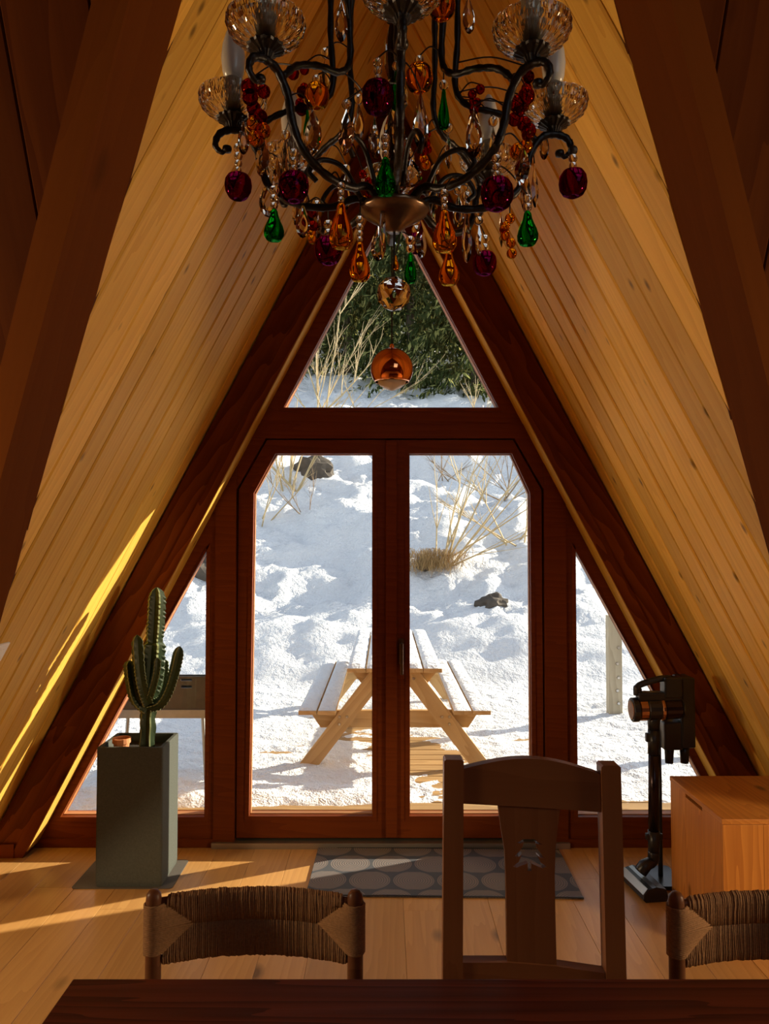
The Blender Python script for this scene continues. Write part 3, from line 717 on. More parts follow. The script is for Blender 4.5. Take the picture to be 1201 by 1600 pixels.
# tuft of dry grass below the leaning shrub
p0 = ground_at(680, 893); g = MB(); rng = random.Random(3)
for i in range(620):
    a = rng.uniform(-1, 1); q = p0 + Vector((rng.gauss(-0.04, 0.20), rng.uniform(-0.20, 0.12), 0.0 + rng.uniform(0, .24)))
    pts = [q, q + Vector((a * 0.05, rng.uniform(-.08, .02), 0.10)), q + Vector((a * 0.16, rng.uniform(-.16, 0), rng.uniform(-0.10, 0.10)))]
    g.tube(pts, [0.004, 0.003, 0.001], 3, False)
tag(g.build('dry_grass_tuft', 'dry_grass'), 'brown tuft of dry grass hanging below the leaning shrub', 'grass', kind='stuff')

# conifers at the top of the slope
def conifer_mesh(seed, h, rad, n):
    rng = random.Random(seed); f = MB()
    nbr = int(n / 46)
    for i in range(nbr):
        z = h * (0.03 + 0.95 * (i / nbr) ** 0.9); ang = rng.uniform(0, 6.283)
        L = rad * (1 - z / h) ** 0.75 * rng.uniform(0.65, 1.1) + 0.15
        dirv = Vector((math.cos(ang), math.sin(ang), 0)); sd = Vector((-dirv.y, dirv.x, 0))
        for k in range(46):
            u = rng.random() ** 0.7
            c = dirv * (L * u) + Vector((0, 0, z - 0.38 * L * u * u + 0.12 * L * u)) + sd * rng.uniform(-1, 1) * 0.22 * L * (1.05 - u)
            d = (dirv * rng.uniform(-0.1, 0.7) + sd * rng.uniform(-0.6, 0.6) + Vector((0, 0, rng.uniform(-1.3, 0.05)))).normalized()
            ll = rng.uniform(0.16, 0.34); wv = d.cross(Vector((rng.uniform(-1, 1), rng.uniform(-1, 1), rng.uniform(-1, 1)))).normalized() * rng.uniform(0.018, 0.045)
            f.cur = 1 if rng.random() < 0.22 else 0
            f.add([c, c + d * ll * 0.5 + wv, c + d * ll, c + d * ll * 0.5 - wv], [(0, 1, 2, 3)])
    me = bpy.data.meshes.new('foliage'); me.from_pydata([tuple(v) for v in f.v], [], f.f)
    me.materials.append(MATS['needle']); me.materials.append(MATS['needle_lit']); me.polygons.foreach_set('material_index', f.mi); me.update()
    tk = MB().tube([(0, 0, -0.6), (0, 0, h * 0.5), (0, 0, h * 0.97)], [0.16, 0.09, 0.01], 7).mesh('trunk', 'bark', True)
    return me, tk
KIN = [conifer_mesh(1, 9.5, 2.6, 17000), conifer_mesh(2, 8.0, 2.3, 14000), conifer_mesh(3, 11.0, 2.9, 19000)]
TREES = [(-3.6, 26.5, 2, 1.0, 'tall dark spruce behind the bare shrub, left in the peak window'), (-1.2, 24.8, 1, 1.0, 'dark spruce just left of the copper lamp'),
         (0.8, 23.6, 0, 1.0, 'dark spruce standing right behind the copper lamp'), (2.6, 21.6, 1, 1.05, 'drooping spruce right of the copper lamp, the nearest one'), (4.4, 24.2, 2, 1.0, 'tall spruce at the right edge of the peak window'),
         (0.2, 29.8, 2, 1.1, 'big spruce in the second row, high behind the crystal ball'), (3.2, 29.0, 0, 1.2, 'big spruce in the second row, to the right'), (-2.6, 31.5, 2, 1.2, 'big spruce in the second row, to the left')]
for i, (x, y, k, s, lb_) in enumerate(TREES):
    z = hill(x, y)
    t = thing('spruce_tree', (x, y, z - 0.1), lb_, 'tree', 'spruces at the top of the slope')
    t.matrix_basis = Matrix.Translation((x, y, z - 0.1)) @ Matrix.Rotation(i * 1.7, 4, 'Z') @ Matrix.Scale(s, 4)
    link('trunk', KIN[k][1], t, world_m(t)); link('foliage', KIN[k][0], t, world_m(t))

# ------------------------------------------------------------------ two unseen globe lamps added in the wings to brighten the planks
def emit(name, col, st):
    m = bpy.data.materials.new(name); m.use_nodes = True; b = m.node_tree.nodes['Principled BSDF']
    b.inputs['Base Color'].default_value = (0.8, 0.8, 0.8, 1); b.inputs['Emission Color'].default_value = (*col, 1); b.inputs['Emission Strength'].default_value = st
    MATS[name] = m
emit('fill_glow', (1.0, 0.72, 0.42), 110.0)
def add_fill_lamp(x, y, z, r, label):
    t = thing('fill_lamp', (x, y, 0), label, 'lamp', 'added fill lamps out of view')
    prof = [(0.0, -r)] + [(r * math.sin(math.pi * i / 12), -r * math.cos(math.pi * i / 12)) for i in range(1, 12)] + [(0.0, r)]
    MB().lathe(prof, 20, c=(x, y, z)).build('globe', 'fill_glow', t, smooth=True)
    MB().lathe([(0, 0), (0.14, 0), (0.14, 0.015), (0.02, 0.025), (0, 0.025)], 24, c=(x, y, 0)).build('base', 'bronze', t)
    MB().tube([(x, y, 0.02), (x, y, z - r + 0.01)], 0.011, 10).build('pole', 'bronze', t)
add_fill_lamp(-2.7, 1.45, 1.5, 0.15, 'added globe fill lamp, out of view in the left wing of the main room')
add_fill_lamp(2.95, 1.4, 1.3, 0.16, 'added globe fill lamp, out of view in the right wing of the main room')

# ------------------------------------------------------------------ dining table
def boxpart(name, lo, hi, mat, par, ch=0.003):
    """box whose grain (local x) follows its longest side"""
    lo, hi = Vector(lo), Vector(hi); c = (lo + hi) / 2; s = hi - lo
    ax = max(range(3), key=lambda i: s[i]); e = [Vector((1, 0, 0)), Vector((0, 1, 0)), Vector((0, 0, 1))]
    sz = (s[ax], s[(ax + 1) % 3], s[(ax + 2) % 3])
    return MB().box([-v / 2 for v in sz], [v / 2 for v in sz], None, ch).build(name, mat, par, frame_m(c, e[ax], e[(ax + 1) % 3], e[(ax + 2) % 3]))
TX0, TX1, TY0, TY1 = -0.616, 1.40, 0.70, 1.552
tb = thing('dining_table', ((TX0 + TX1) / 2, (TY0 + TY1) / 2, 0), 'dark red-brown wooden dining table in the foreground', 'table')
for i in range(4):
    w = (TY1 - TY0) / 4
    boxpart('tabletop_plank', (TX0, TY0 + i * w + 0.0004, 0.712), (TX1, TY0 + (i + 1) * w - 0.0004, 0.75), 'table_wood', tb, 0.0025)
for x in (TX0 + 0.09, TX1 - 0.09):
    for y in (TY0 + 0.09, TY1 - 0.09):
        boxpart('leg', (x - 0.04, y - 0.04, 0), (x + 0.04, y + 0.04, 0.712), 'table_wood', tb, 0.005)
for y in (TY0 + 0.08, TY1 - 0.10):
    boxpart('apron', (TX0 + 0.13, y, 0.62), (TX1 - 0.13, y + 0.022, 0.712), 'table_wood', tb)
for x in (TX0 + 0.08, TX1 - 0.10):
    boxpart('apron', (x, TY0 + 0.13, 0.62), (x + 0.022, TY1 - 0.13, 0.712), 'table_wood', tb)

# ------------------------------------------------------------------ rush chairs (origin on the floor under the middle of the back, front towards -y)
def rush_chair():
    t = thing('rush_chair', (0, 0, 0), 'x', 'chair', 'rush-backed chairs at the table')
    W2 = 0.232; zt_ = 0.812; zb = 0.640; ztop = 0.795
    def bow(x): return 0.05 * (1 - (x / W2) ** 2)
    post = MB().lathe([(0, 0), (0.014, 0), (0.017, 0.05), (0.0185, 0.4), (0.0180, 0.79), (0.0165, 0.803), (0.010, 0.811), (0, 0.813)], 14).mesh('leg', 'post_wood', True)
    for sg in (-1, 1): link('leg', post, t, Matrix.Translation((sg * W2, 0, 0)))
    fl_ = MB().lathe([(0, 0), (0.014, 0), (0.018, 0.05), (0.0185, 0.44), (0.012, 0.455), (0, 0.457)], 14).mesh('leg', 'post_wood', True)
    for sg in (-1, 1): link('leg', fl_, t, Matrix.Translation((sg * 0.215, -0.38, 0)))
    for z in (0.17, 0.28):
        MB().tube([(-0.215, -0.38, z), (0.215, -0.38, z)], 0.010, 8).build('stretcher', 'post_wood', t, smooth=True)
        for sg in (-1, 1): MB().tube([(sg * W2, 0, z + 0.02), (sg * 0.215, -0.38, z + 0.02)], 0.010, 8).build('stretcher', 'post_wood', t, smooth=True)
    # woven back: strands wrapped over two bowed rails, meeting in a ridge; horizontal strands round each post
    rg = random.Random(4); b = MB()
    zm = (zt_ + zb) / 2 + 0.004; n = 92; hz = (ztop - zb) / 2
    for i in range(n):
        x = -W2 + 0.021 + (2 * W2 - 0.042) * (i + 0.5) / n; y0 = bow(x); j = rg.uniform(-0.0012, 0.0012)
        side = W2 - 0.018 - abs(x); zig = max(0.0, 1 - side / 0.060)        # triangle of the side wraps
        for s in (1, -1):
            zin = zm - 0.004 + s * (zig * (hz - 0.018))
            zo = (ztop if s > 0 else zb) + j
            th = 0.013
            pts = [(x, y0 - 0.009, zin), (x, y0 - th * 0.75, zin + (zo - zin) * 0.35), (x + j, y0 - th, zo - s * 0.022), (x + j, y0 - th * 0.75, zo - s * 0.006), (x, y0, zo), (x, y0 + th * 0.8, zo - s * 0.008), (x, y0 + th, zo - s * 0.03), (x, y0 + 0.004, zin)]
            if abs(zo - zin) > 0.02: b.tube(pts, 0.0031 * rg.uniform(0.85, 1.2), 6)
    for sg in (-1, 1):
        m = 27
        for i in range(m):
            u = (i + 0.5) / m * 2 - 1; z = zm - 0.004 + u * (hz - 0.022); Ls = 0.064 * (1 - abs(u)) + 0.004
            xo = sg * (W2 + 0.021); xi = sg * (W2 - 0.018 - Ls); yi = bow(W2 - 0.018 - Ls)
            j = rg.uniform(-0.001, 0.001)
            pts = [(xi, yi - 0.010, z + j), (sg * (W2 - 0.012), -0.017, z), (sg * W2, -0.022, z), (sg * (W2 + 0.016), -0.015, z), (xo, 0, z + j), (sg * (W2 + 0.016), 0.015, z), (sg * W2, 0.022, z), (xi, yi + 0.008, z)]
            b.tube(pts, 0.0030, 6)
    tag(b.build('woven_backrest', 'rush', t, smooth=True), 'dark twisted rush weaving', kind='stuff')
    for z in (ztop - 0.012, zb + 0.012):
        MB().tube([(x, bow(x), z) for x in lin(-W2, W2, 13)], 0.009, 8).build('back_rail', 'post_wood', t, smooth=True)
    # seat
    s = MB(); nx = 90
    for i in range(nx):
        x = -0.215 + 0.43 * (i + 0.5) / nx
        s.tube([(x * 1.05, -0.005, 0.44), (x, -0.02, 0.447), (x, -0.19, 0.440), (x, -0.37, 0.447), (x, -0.392, 0.438)], 0.0028, 4)
    s.box((-0.22, -0.385, 0.42), (0.22, -0.005, 0.437))
    tag(s.build('seat', 'rush', t, smooth=True), kind='stuff')
    return t
c1 = rush_chair(); c2 = copy_tree(c1)
YC = 1.80
p = at(397.5, 1405, YC)
c1.matrix_basis = Matrix.Translation((p.x, YC, 0)); c1['label'] = 'chair with a woven rush back left of the solid wooden chair'
p = at(1217, 1405, YC - 0.02)
c2.matrix_basis = Matrix.Translation((p.x, YC - 0.02, 0)) @ Matrix.Rotation(math.radians(-2), 4, 'Z'); c2['label'] = 'chair with a woven rush back at the right edge, cut off by the frame'

# ------------------------------------------------------------------ carved chair with the fir tree cut-out
def tess_prism(outer, hole, fn, t0, t1):
    b = MB(); loops = [outer] + ([hole] if hole else [])
    flat = [q for l in loops for q in l]
    tri = geometry.tessellate_polygon([[Vector((a, c, 0)) for a, c in l] for l in loops]); n = len(flat)
    vs_ = [fn(a, c, t0) for a, c in flat] + [fn(a, c, t1) for a, c in flat]
    fs_ = [tuple(x) for x in tri] + [tuple(n + i for i in x) for x in tri]
    o = 0
    for l in loops:
        m = len(l)
        fs_ += [(o + i, o + (i + 1) % m, n + o + (i + 1) % m, n + o + i) for i in range(m)]; o += m
    return b.add(vs_, fs_)
def carved_chair():
    ya = 1.74
    P = lambda X, Y: at(X, Y, ya)
    o = P(831, 1400)
    t = thing('carved_chair', (o.x, ya, 0), 'high-backed solid wooden chair with a fir tree cut through its splat', 'chair')
    tilt = 0.045                                        # the right side stands slightly nearer
    def fnp(a, b, tt): return Vector((a, ya - tilt * (a - o.x) + tt, b))
    def poly(pts): return [(P(X, Y).x, P(X, Y).z) for X, Y in pts]
    def slab(name, pts, t0, t1, hole=None, along_z=True, ch=True):
        ex = Vector((0, 0, 1)) if along_z else Vector((1, 0, 0)); ey = Vector((1, 0, 0)) if along_z else Vector((0, 0, 1)); ez = ex.cross(ey)
        M = frame_m((o.x, ya, 0.6), ex, ey, ez); Mi = M.inverted()
        return tess_prism(poly(pts), hole, lambda a, b, tt: Mi @ fnp(a, b, tt), t0, t1).build(name, 'chair_wood', t, M)
    zl = P(693, 1188).z
    def leg(Xa, Xb, Yt, Xa2, Xb2):
        xa, xb, zt_ = P(Xa, Yt).x, P(Xb, Yt).x, P(Xa, Yt).z; xa2, xb2 = P(Xa2, 1530).x, P(Xb2, 1530).x
        zq = P(0, 1530).z
        M = frame_m(((xa + xb) / 2, ya, 0), (0, 0, 1), (1, 0, 0), (0, 1, 0)); Mi = M.inverted()
        xa3, xb3 = xa2 + (xa2 - xa) * 0.4, xb2 + (xb2 - xb) * 0.4
        ch = 0.004
        q = [(xa3, 0), (xb3, 0), (xb2, zq), (xb, zt_ - ch), (xb - ch, zt_), (xa + ch, zt_), (xa, zt_ - ch), (xa2, zq)]
        tess_prism(q, None, lambda a, b, tt: Mi @ (fnp(a, b, tt) + Vector((0, 0.03 * max(0, 0.5 - b), 0))), -0.004, 0.036).build('leg', 'chair_wood', t, M)
    leg(694, 724.5, 1188, 692, 723); leg(937, 967, 1194, 945, 976)
    # top rail with an arched upper edge
    up = [(725 + 212 * i / 16, 1203 + 6 * i / 16 - 20 * math.sin(math.pi * i / 16)) for i in range(17)]
    slab('top_rail', up + [(938, 1268), (831, 1262), (724, 1258)], 0.002, 0.028, None, False)
    # splat with a fir tree hole
    hole_px = [(818, 1313), (836, 1313), (842, 1318), (849, 1321), (843, 1321), (837, 1319), (840, 1328), (851, 1342), (845, 1342), (839, 1337), (845, 1349), (855, 1356), (848, 1358), (838, 1354), (831, 1351), (831, 1363), (825, 1363), (825, 1351), (817, 1354), (808, 1358), (802, 1356), (811, 1349), (816, 1337), (811, 1341), (805, 1340), (816, 1327), (819, 1318), (813, 1320), (807, 1319), (814, 1316)]
    hole_px = [(x, y) for x, y in hole_px]
    left = [(778, 1258), (779, 1262), (784, 1300), (789, 1330), (791, 1370), (792, 1430), (793, 1508)]
    right = [(870, 1511), (868, 1430), (867, 1370), (868, 1330), (871, 1300), (875, 1265), (876, 1258)]
    slab('splat', left + right, 0.006, 0.022, poly(hole_px)[::-1])
    slab('lower_rail', [(723, 1507), (793, 1505), (870, 1509), (944, 1518), (945, 1560), (722, 1550)], 0.0, 0.030, None, False)
    zs = 0.46
    boxpart('seat', (o.x - 0.21, ya - 0.40, zs - 0.03), (o.x + 0.215, ya + 0.01, zs), 'chair_wood', t, 0.006)
    for sg in (-1, 1):
        boxpart('leg', (o.x + sg * 0.17 - 0.018, ya - 0.36, 0), (o.x + sg * 0.17 + 0.018, ya - 0.324, zs - 0.03), 'chair_wood', t)
carved_chair()

# ------------------------------------------------------------------ rug, mat, planter, cactus
a, b_ = on_level(480, 1401), on_level(913, 1406); far = on_level(495, 1327)
RX, RY = (a.x + b_.x) / 2, (3.525 + 4.065) / 2
rg_ = MB(); hw, hd = 0.627, 0.272
rg_.box((-hw, -hd, 0.0), (hw, hd, 0.007), None, 0.002)
rug = rg_.build('rug', 'rug_weave', None, Matrix.Translation((RX, RY, 0.001)) @ Matrix.Rotation(math.radians(-1.2), 4, 'Z'))
tag(rug, 'dark grey runner rug with brown ringed circles before the glass doors', 'rug')
for e in (-1, 1): MB().box((-hw, e * (hd - 0.004) - 0.004, 0.0005), (hw, e * (hd - 0.004) + 0.004, 0.0085)).build('edge_binding', 'black_plastic', rug, rug.matrix_basis.copy())
def rounded(x0, x1, y0, y1, r, n=5):
    out = []
    for cx, cy, a0 in ((x1 - r, y1 - r, 0), (x0 + r, y1 - r, 90), (x0 + r, y0 + r, 180), (x1 - r, y0 + r, 270)):
        for i in range(n + 1):
            t = math.radians(a0 + 90 * i / n); out.append((cx + r * math.cos(t), cy + r * math.sin(t)))
    return out
mt = MB().prism(rounded(-1.452, -0.984, 3.612, 3.93, 0.02), lambda a, b, t: Vector((a, b, t)), 0.001, 0.004).build('floor_mat', 'mat_grey')
tag(mt, 'thin grey mat lying under the cactus planter', 'mat')
px0, px1, py0, py1, ph = -1.345, -1.035, 3.625, 3.905, 0.645
pl = thing('planter', ((px0 + px1) / 2, (py0 + py1) / 2, 0.0042), 'tall square anthracite planter holding the cactus', 'planter')
pm = MB(); th = 0.018; z0 = 0.0045
def sq(x0, x1, y0, y1): return [(x0, y0), (x1, y0), (x1, y1), (x0, y1)]
def rr(d): return rounded(px0 + d, px1 - d, py0 + d, py1 - d, 0.010, 3)
outer_b = rounded(px0 + 0.003, px1 - 0.003, py0 + 0.003, py1 - 0.003, 0.010, 3)
n = len(outer_b)
vs_ = [(a, b, z0) for a, b in outer_b] + [(a, b, z0 + 0.02) for a, b in rr(0)] + [(a, b, ph - 0.003) for a, b in rr(0)] + [(a, b, ph) for a, b in rr(0.003)] + [(a, b, ph) for a, b in rr(th)] + [(a, b, ph - 0.09) for a, b in rr(th)]
fs_ = [list(range(n))[::-1]] + [(r_ * n + i, r_ * n + (i + 1) % n, (r_ + 1) * n + (i + 1) % n, (r_ + 1) * n + i) for r_ in range(5) for i in range(n)]
pm.add(vs_, fs_); pm.build('body', 'planter_fibre', pl)
MB().prism(rr(th - 0.001), lambda a, b, t: Vector((a, b, t + 0.008 * noise.noise(Vector((a * 30, b * 30, 0))))), ph - 0.085, ph - 0.045).build('soil', 'soil', pl)
def cactus():
    yc = 3.77
    P = lambda X, Y, dy=0.0: at(X, Y, yc + dy)
    base = P(229, 1165); base.z = ph - 0.07
    t = thing('cactus', base, 'branching green column cactus growing in the tall planter', 'cactus')
    rg2 = random.Random(9)
    def column(name, pts, r, nrib=5, taper=None):
        pts = spline(pts, 14); m = len(pts); b = MB(); up = None; rows = []
        L = 0
        for i, p in enumerate(pts):
            if i: L += (p - pts[i - 1]).length
            d = (pts[min(i + 1, m - 1)] - pts[max(i - 1, 0)]).normalized()
            if up is None: up = Vector((0.3, 1, 0))
            a_ = d.cross(up).normalized(); up = a_.cross(d).normalized()
            u = i / (m - 1); rr_ = r * (1.0 if u < 0.9 else math.sqrt(max(0.02, 1 - ((u - 0.9) / 0.1) ** 2))) * (taper(u) if taper else 1)
            row = []
            for k in range(nrib * 4):
                tt = 2 * math.pi * k / (nrib * 4)
                ph_ = k % 4
                wob = 0.10 * math.sin(L * 2 * math.pi / 0.018 + (k // 4) * 1.1)
                f = {0: 1.12 + wob, 1: 0.80, 2: 0.62, 3: 0.80}[ph_]
                if ph_ == 0: row += [(tt - 0.09, f), (tt + 0.09, f)]
                else: row.append((tt, f))
            rows.append([p + (a_ * math.cos(tt) + up * math.sin(tt)) * rr_ * f for tt, f in row])
        q = len(rows[0])
        for i in range(m - 1):
            for k in range(q):
                b.cur = 1 if k % 5 == 0 else 0
                o = len(b.v); b.add([rows[i][k], rows[i][(k + 1) % q], rows[i + 1][(k + 1) % q], rows[i + 1][k]], [(0, 1, 2, 3)])
        b.cur = 0; b.add(rows[-1], [list(range(q))]); b.add(rows[0], [list(range(q))[::-1]])
        bmesh_weld(b)
        return b.build(name, ['cactus_green', 'cactus_rib'], t, smooth=False)
    column('stem', [base, P(231, 1110), P(236, 1060), P(240, 1010), P(243, 965), P(245, 918)], 0.037, 5, lambda u: (0.95 if u < 0.25 else 0.95 + 0.42 * smooth(0.25, 0.45, u)) * (1.0 if u < 0.62 else 0.80) * (1 - 0.10 * math.exp(-((u - 0.64) / 0.03) ** 2)))
    column('arm', [P(228, 1108, -0.03), P(212, 1092, -0.06), P(205, 1060, -0.07), P(202, 1032, -0.07)], 0.029, 4)
    column('arm', [P(230, 1098, -0.05), P(222, 1075, -0.09), P(217, 1045, -0.10), P(214, 992, -0.10)], 0.029, 4)
    column('arm', [P(232, 1104, -0.02), P(250, 1098, -0.04), P(262, 1080, -0.05), P(272, 1050, -0.05), P(281, 1010, -0.05)], 0.026, 4)
    column('arm', [P(236, 1098, 0.05), P(250, 1080, 0.07), P(256, 1055, 0.08), P(257, 1030, 0.08)], 0.020, 4)
    column('arm', [P(233, 1090, -0.06), P(238, 1075, -0.09), P(244, 1050, -0.10), P(246, 1028, -0.10)], 0.018, 4)
def bmesh_weld(b):
    seen = {}; remap = []; nv = []
    for v in b.v:
        k = (round(v.x, 5), round(v.y, 5), round(v.z, 5))
        if k not in seen: seen[k] = len(nv); nv.append(v)
        remap.append(seen[k])
    b.v = nv; b.f = [[remap[i] for i in f] for f in b.f]
cactus()
pc = at(190, 1163, 3.70); pc.z = ph - 0.045
pot = MB().lathe([(0, 0), (0.024, 0), (0.029, 0.038), (0.033, 0.038), (0.033, 0.055), (0.027, 0.055), (0.022, 0.03), (0.022, 0.012), (0, 0.012)], 18, Matrix.Translation(pc) @ Matrix.Scale(1.3, 4)).build('clay_pot', 'terracotta')
tag(pot, 'tiny orange clay pot standing in the planter beside the cactus', 'pot')

# ------------------------------------------------------------------ chest
cx0, cx1, cy0, cy1, chh = 1.313, 1.79, 3.03, 3.575, 0.53
ch = thing('chest', ((cx0 + cx1) / 2, (cy0 + cy1) / 2, 0), 'orange pine chest standing under the right slope', 'chest')
boxpart('lid', (cx0 - 0.002, cy0 - 0.004, chh - 0.02), (cx1, cy1, chh), 'chest_pine', ch, 0.002)
# left side made of three upright boards with a finger slot under the lid
bw3 = (cy1 - cy0 - 0.016) / 3
for i in range(3):
    y0 = cy0 + 0.012 + i * bw3
    top = chh - 0.021 if i != 1 else chh - 0.036
    boxpart('side_board', (cx0, y0 + 0.0004, 0.0), (cx0 + 0.018, y0 + bw3 - 0.0004, top), 'chest_pine', ch, 0.001)
boxpart('side_board', (cx1 - 0.018, cy0 + 0.012, 0), (cx1, cy1 - 0.004, chh - 0.021), 'chest_pine', ch, 0.001)
wf3 = (cx1 - cx0) / 3
for i in range(3):
    boxpart('front_board', (cx0 + i * wf3 + 0.0004, cy0 - 0.004, 0), (cx0 + (i + 1) * wf3 - 0.0004, cy0 + 0.0118, chh - 0.021), 'chest_pine', ch, 0.001)
boxpart('back_board', (cx0 + 0.018, cy1 - 0.016, 0), (cx1 - 0.018, cy1, chh - 0.021), 'chest_pine', ch, 0.001)
boxpart('bottom_board', (cx0 + 0.02, cy0 + 0.014, 0.01), (cx1 - 0.02, cy1 - 0.018, 0.025), 'chest_pine', ch, 0.001)

# ------------------------------------------------------------------ cordless vacuum on its stand
def vacuum():
    yv = 3.66
    P = lambda X, Y, dy=0.0: at(X, Y, yv + dy)
    S = yv / F                                            # metres per pixel there
    st = thing('vacuum_stand', P(1040, 1388), 'black charging stand behind the chest carrying the stick vacuum', 'vacuum stand')
    st.matrix_basis = Matrix.Translation((P(1040, 1388).x, yv, 0))
    bp = P(1012, 1380)
    MB().prism(rounded(bp.x, bp.x + 0.155, 3.60, 3.83, 0.02), lambda a, b, t: Vector((a, b, t)), 0.0, 0.018).build('base_plate', 'black_plastic', st)
    xb = P(1073, 1100).x
    # mast from the plate, bent back to the dock
    MB().tube(spline([(P(1021, 0).x + 0.002, 3.72, 0.015), (P(1021, 0).x + 0.002, 3.72, 0.4), (P(1024, 0).x, 3.72, 0.72), (xb - 0.02, 3.72, 0.80)], 6), 0.011, 10).build('mast', 'black_plastic', st, smooth=True)
    d0, d1 = P(1061, 1058), P(1085, 1168)
    MB().box((d0.x, yv - 0.02, d1.z), (d1.x, yv + 0.10, d0.z), None, 0.010).build('dock', 'black_plastic', st)
    d0, d1 = P(1036, 1128), P(1066, 1172)
    MB().box((d0.x, yv - 0.01, d1.z), (d1.x, yv + 0.08, d0.z), None, 0.008).build('tool_holder', 'black_plastic', st)
    for X in (1045, 1069):
        a, b_ = P(X, 1165, 0.03), P(X, 1192, 0.03)
        MB().tube([a, (a + b_) / 2, b_], [0.024, 0.021, 0.019], 12).build('nozzle', 'black_plastic', st, smooth=True)
    v = thing('stick_vacuum', (P(1020, 1390).x, yv, 0), 'black and bronze cordless stick vacuum leaning upright on its stand', 'vacuum cleaner')
    v.matrix_basis = Matrix.Translation((P(1020, 1390).x, yv, 0))
    yf = -0.05
    # motor body lying along x, round filter cap at the left
    A, B = P(986, 1109, yf), P(1066, 1106, yf); ax = (B - A).normalized()
    def cyl(u0, u1, r, name, mat, ch=0.004):
        a, b_ = A + (B - A) * u0, A + (B - A) * u1
        return MB().tube([a, a + ax * ch, b_ - ax * ch, b_], [r - ch, r, r, r - ch], 20).build(name, mat, v, smooth=False)
    cyl(0.0, 0.13, 0.056, 'filter_cap', 'black_plastic')
    a = A - ax * 0.001; MB().tube([a, a - ax * 0.002], [0.044, 0.042], 24).build('filter_disc', 'vacuum_bronze', v)
    cyl(0.13, 0.30, 0.051, 'bronze_band', 'vacuum_bronze'); cyl(0.30, 0.55, 0.053, 'motor_housing', 'black_plastic')
    cyl(0.55, 0.62, 0.054, 'bronze_band', 'vacuum_bronze'); cyl(0.62, 0.95, 0.049, 'dust_bin', 'dark_tube'); cyl(0.95, 1.0, 0.045, 'bin_lid', 'black_plastic')
    c, e = P(995, 1084, yf), P(1062, 1094, yf)
    MB().box((c.x, yv + yf - 0.03, e.z), (e.x, yv + yf + 0.03, c.z + 0.01), None, 0.008).build('top_spine', 'black_plastic', v)
    hp = spline([P(996, 1086, yf), P(996, 1074, yf), P(1002, 1069, yf), P(1018, 1064, yf), P(1034, 1060, yf), P(1048, 1060, yf)], 5)
    MB().tube(hp, [0.020] * 6 + [0.015] * (len(hp) - 6), 12).build('handle', 'black_plastic', v, smooth=True)
    c, e = P(1034, 1057, yf), P(1062, 1090, yf)
    MB().box((c.x, yv + yf - 0.035, e.z), (e.x, yv + yf + 0.035, c.z), None, 0.008).build('battery', 'black_plastic', v)
    MB().tube([P(1021, 1115, yf), P(1021, 1140, yf)], [0.030, 0.026], 14).build('neck', 'black_plastic', v, smooth=True)
    MB().tube([P(1021, 1140, yf), P(1021, 1178, yf)], 0.027, 14).build('tube_collar', 'black_plastic', v, smooth=True)
    c = P(1011, 1152, yf); MB().box((c.x - 0.008, c.y - 0.012, c.z - 0.02), (c.x + 0.010, c.y + 0.012, c.z + 0.02), None, 0.004).build('release_button', 'black_plastic', v)
    MB().tube([P(1021, 1176, yf), P(1021, 1300, yf)], 0.0245, 16).build('tube', 'dark_tube', v, smooth=True)
    MB().tube([P(1021, 1298, yf), P(1021, 1335, yf)], [0.027, 0.025], 14).build('tube_collar', 'black_plastic', v, smooth=True)
    c = P(1021, 1306, yf); MB().box((c.x - 0.038, c.y - 0.012, c.z - 0.018), (c.x + 0.040, c.y + 0.012, c.z + 0.012), None, 0.006).build('clip', 'black_plastic', v)
    MB().tube(spline([P(1021, 1330, yf), P(1019, 1345, yf), P(1008, 1352, yf - 0.02), P(1000, 1362, yf - 0.02)], 4), [0.026] * 8 + [0.03] * 5, 12).build('swivel_joint', 'black_plastic', v, smooth=True)
    # floor head, seen at an angle: long along the view
    Ml = Matrix.Translation((P(997, 1372).x, 3.60, 0.0)) @ Matrix.Rotation(math.radians(8), 4, 'Z')
    sec = [(-0.055, 0.012), (-0.045, 0.002), (0.055, 0.002), (0.062, 0.02), (0.052, 0.055), (0.01, 0.066), (-0.03, 0.058), (-0.052, 0.035)]
    MB().prism(sec, lambda a, b, t: Vector((a, t, b)), -0.12, 0.12).build('floor_head', 'black_plastic', v, Ml)
    MB().prism([(-0.0545, 0.034), (-0.034, 0.0585), (-0.031, 0.0595), (-0.053, 0.032)], lambda a, b, t: Vector((a - 0.001, t, b + 0.001)), -0.115, 0.115).build('brush_window', 'aluminium', v, Ml)
    MB().prism([(-0.012, 0.0605), (0.006, 0.0655), (0.006, 0.067), (-0.012, 0.062)], lambda a, b, t: Vector((a, t, b)), -0.118, 0.118).build('chrome_strip', 'grey_metal', v, Ml)
vacuum()

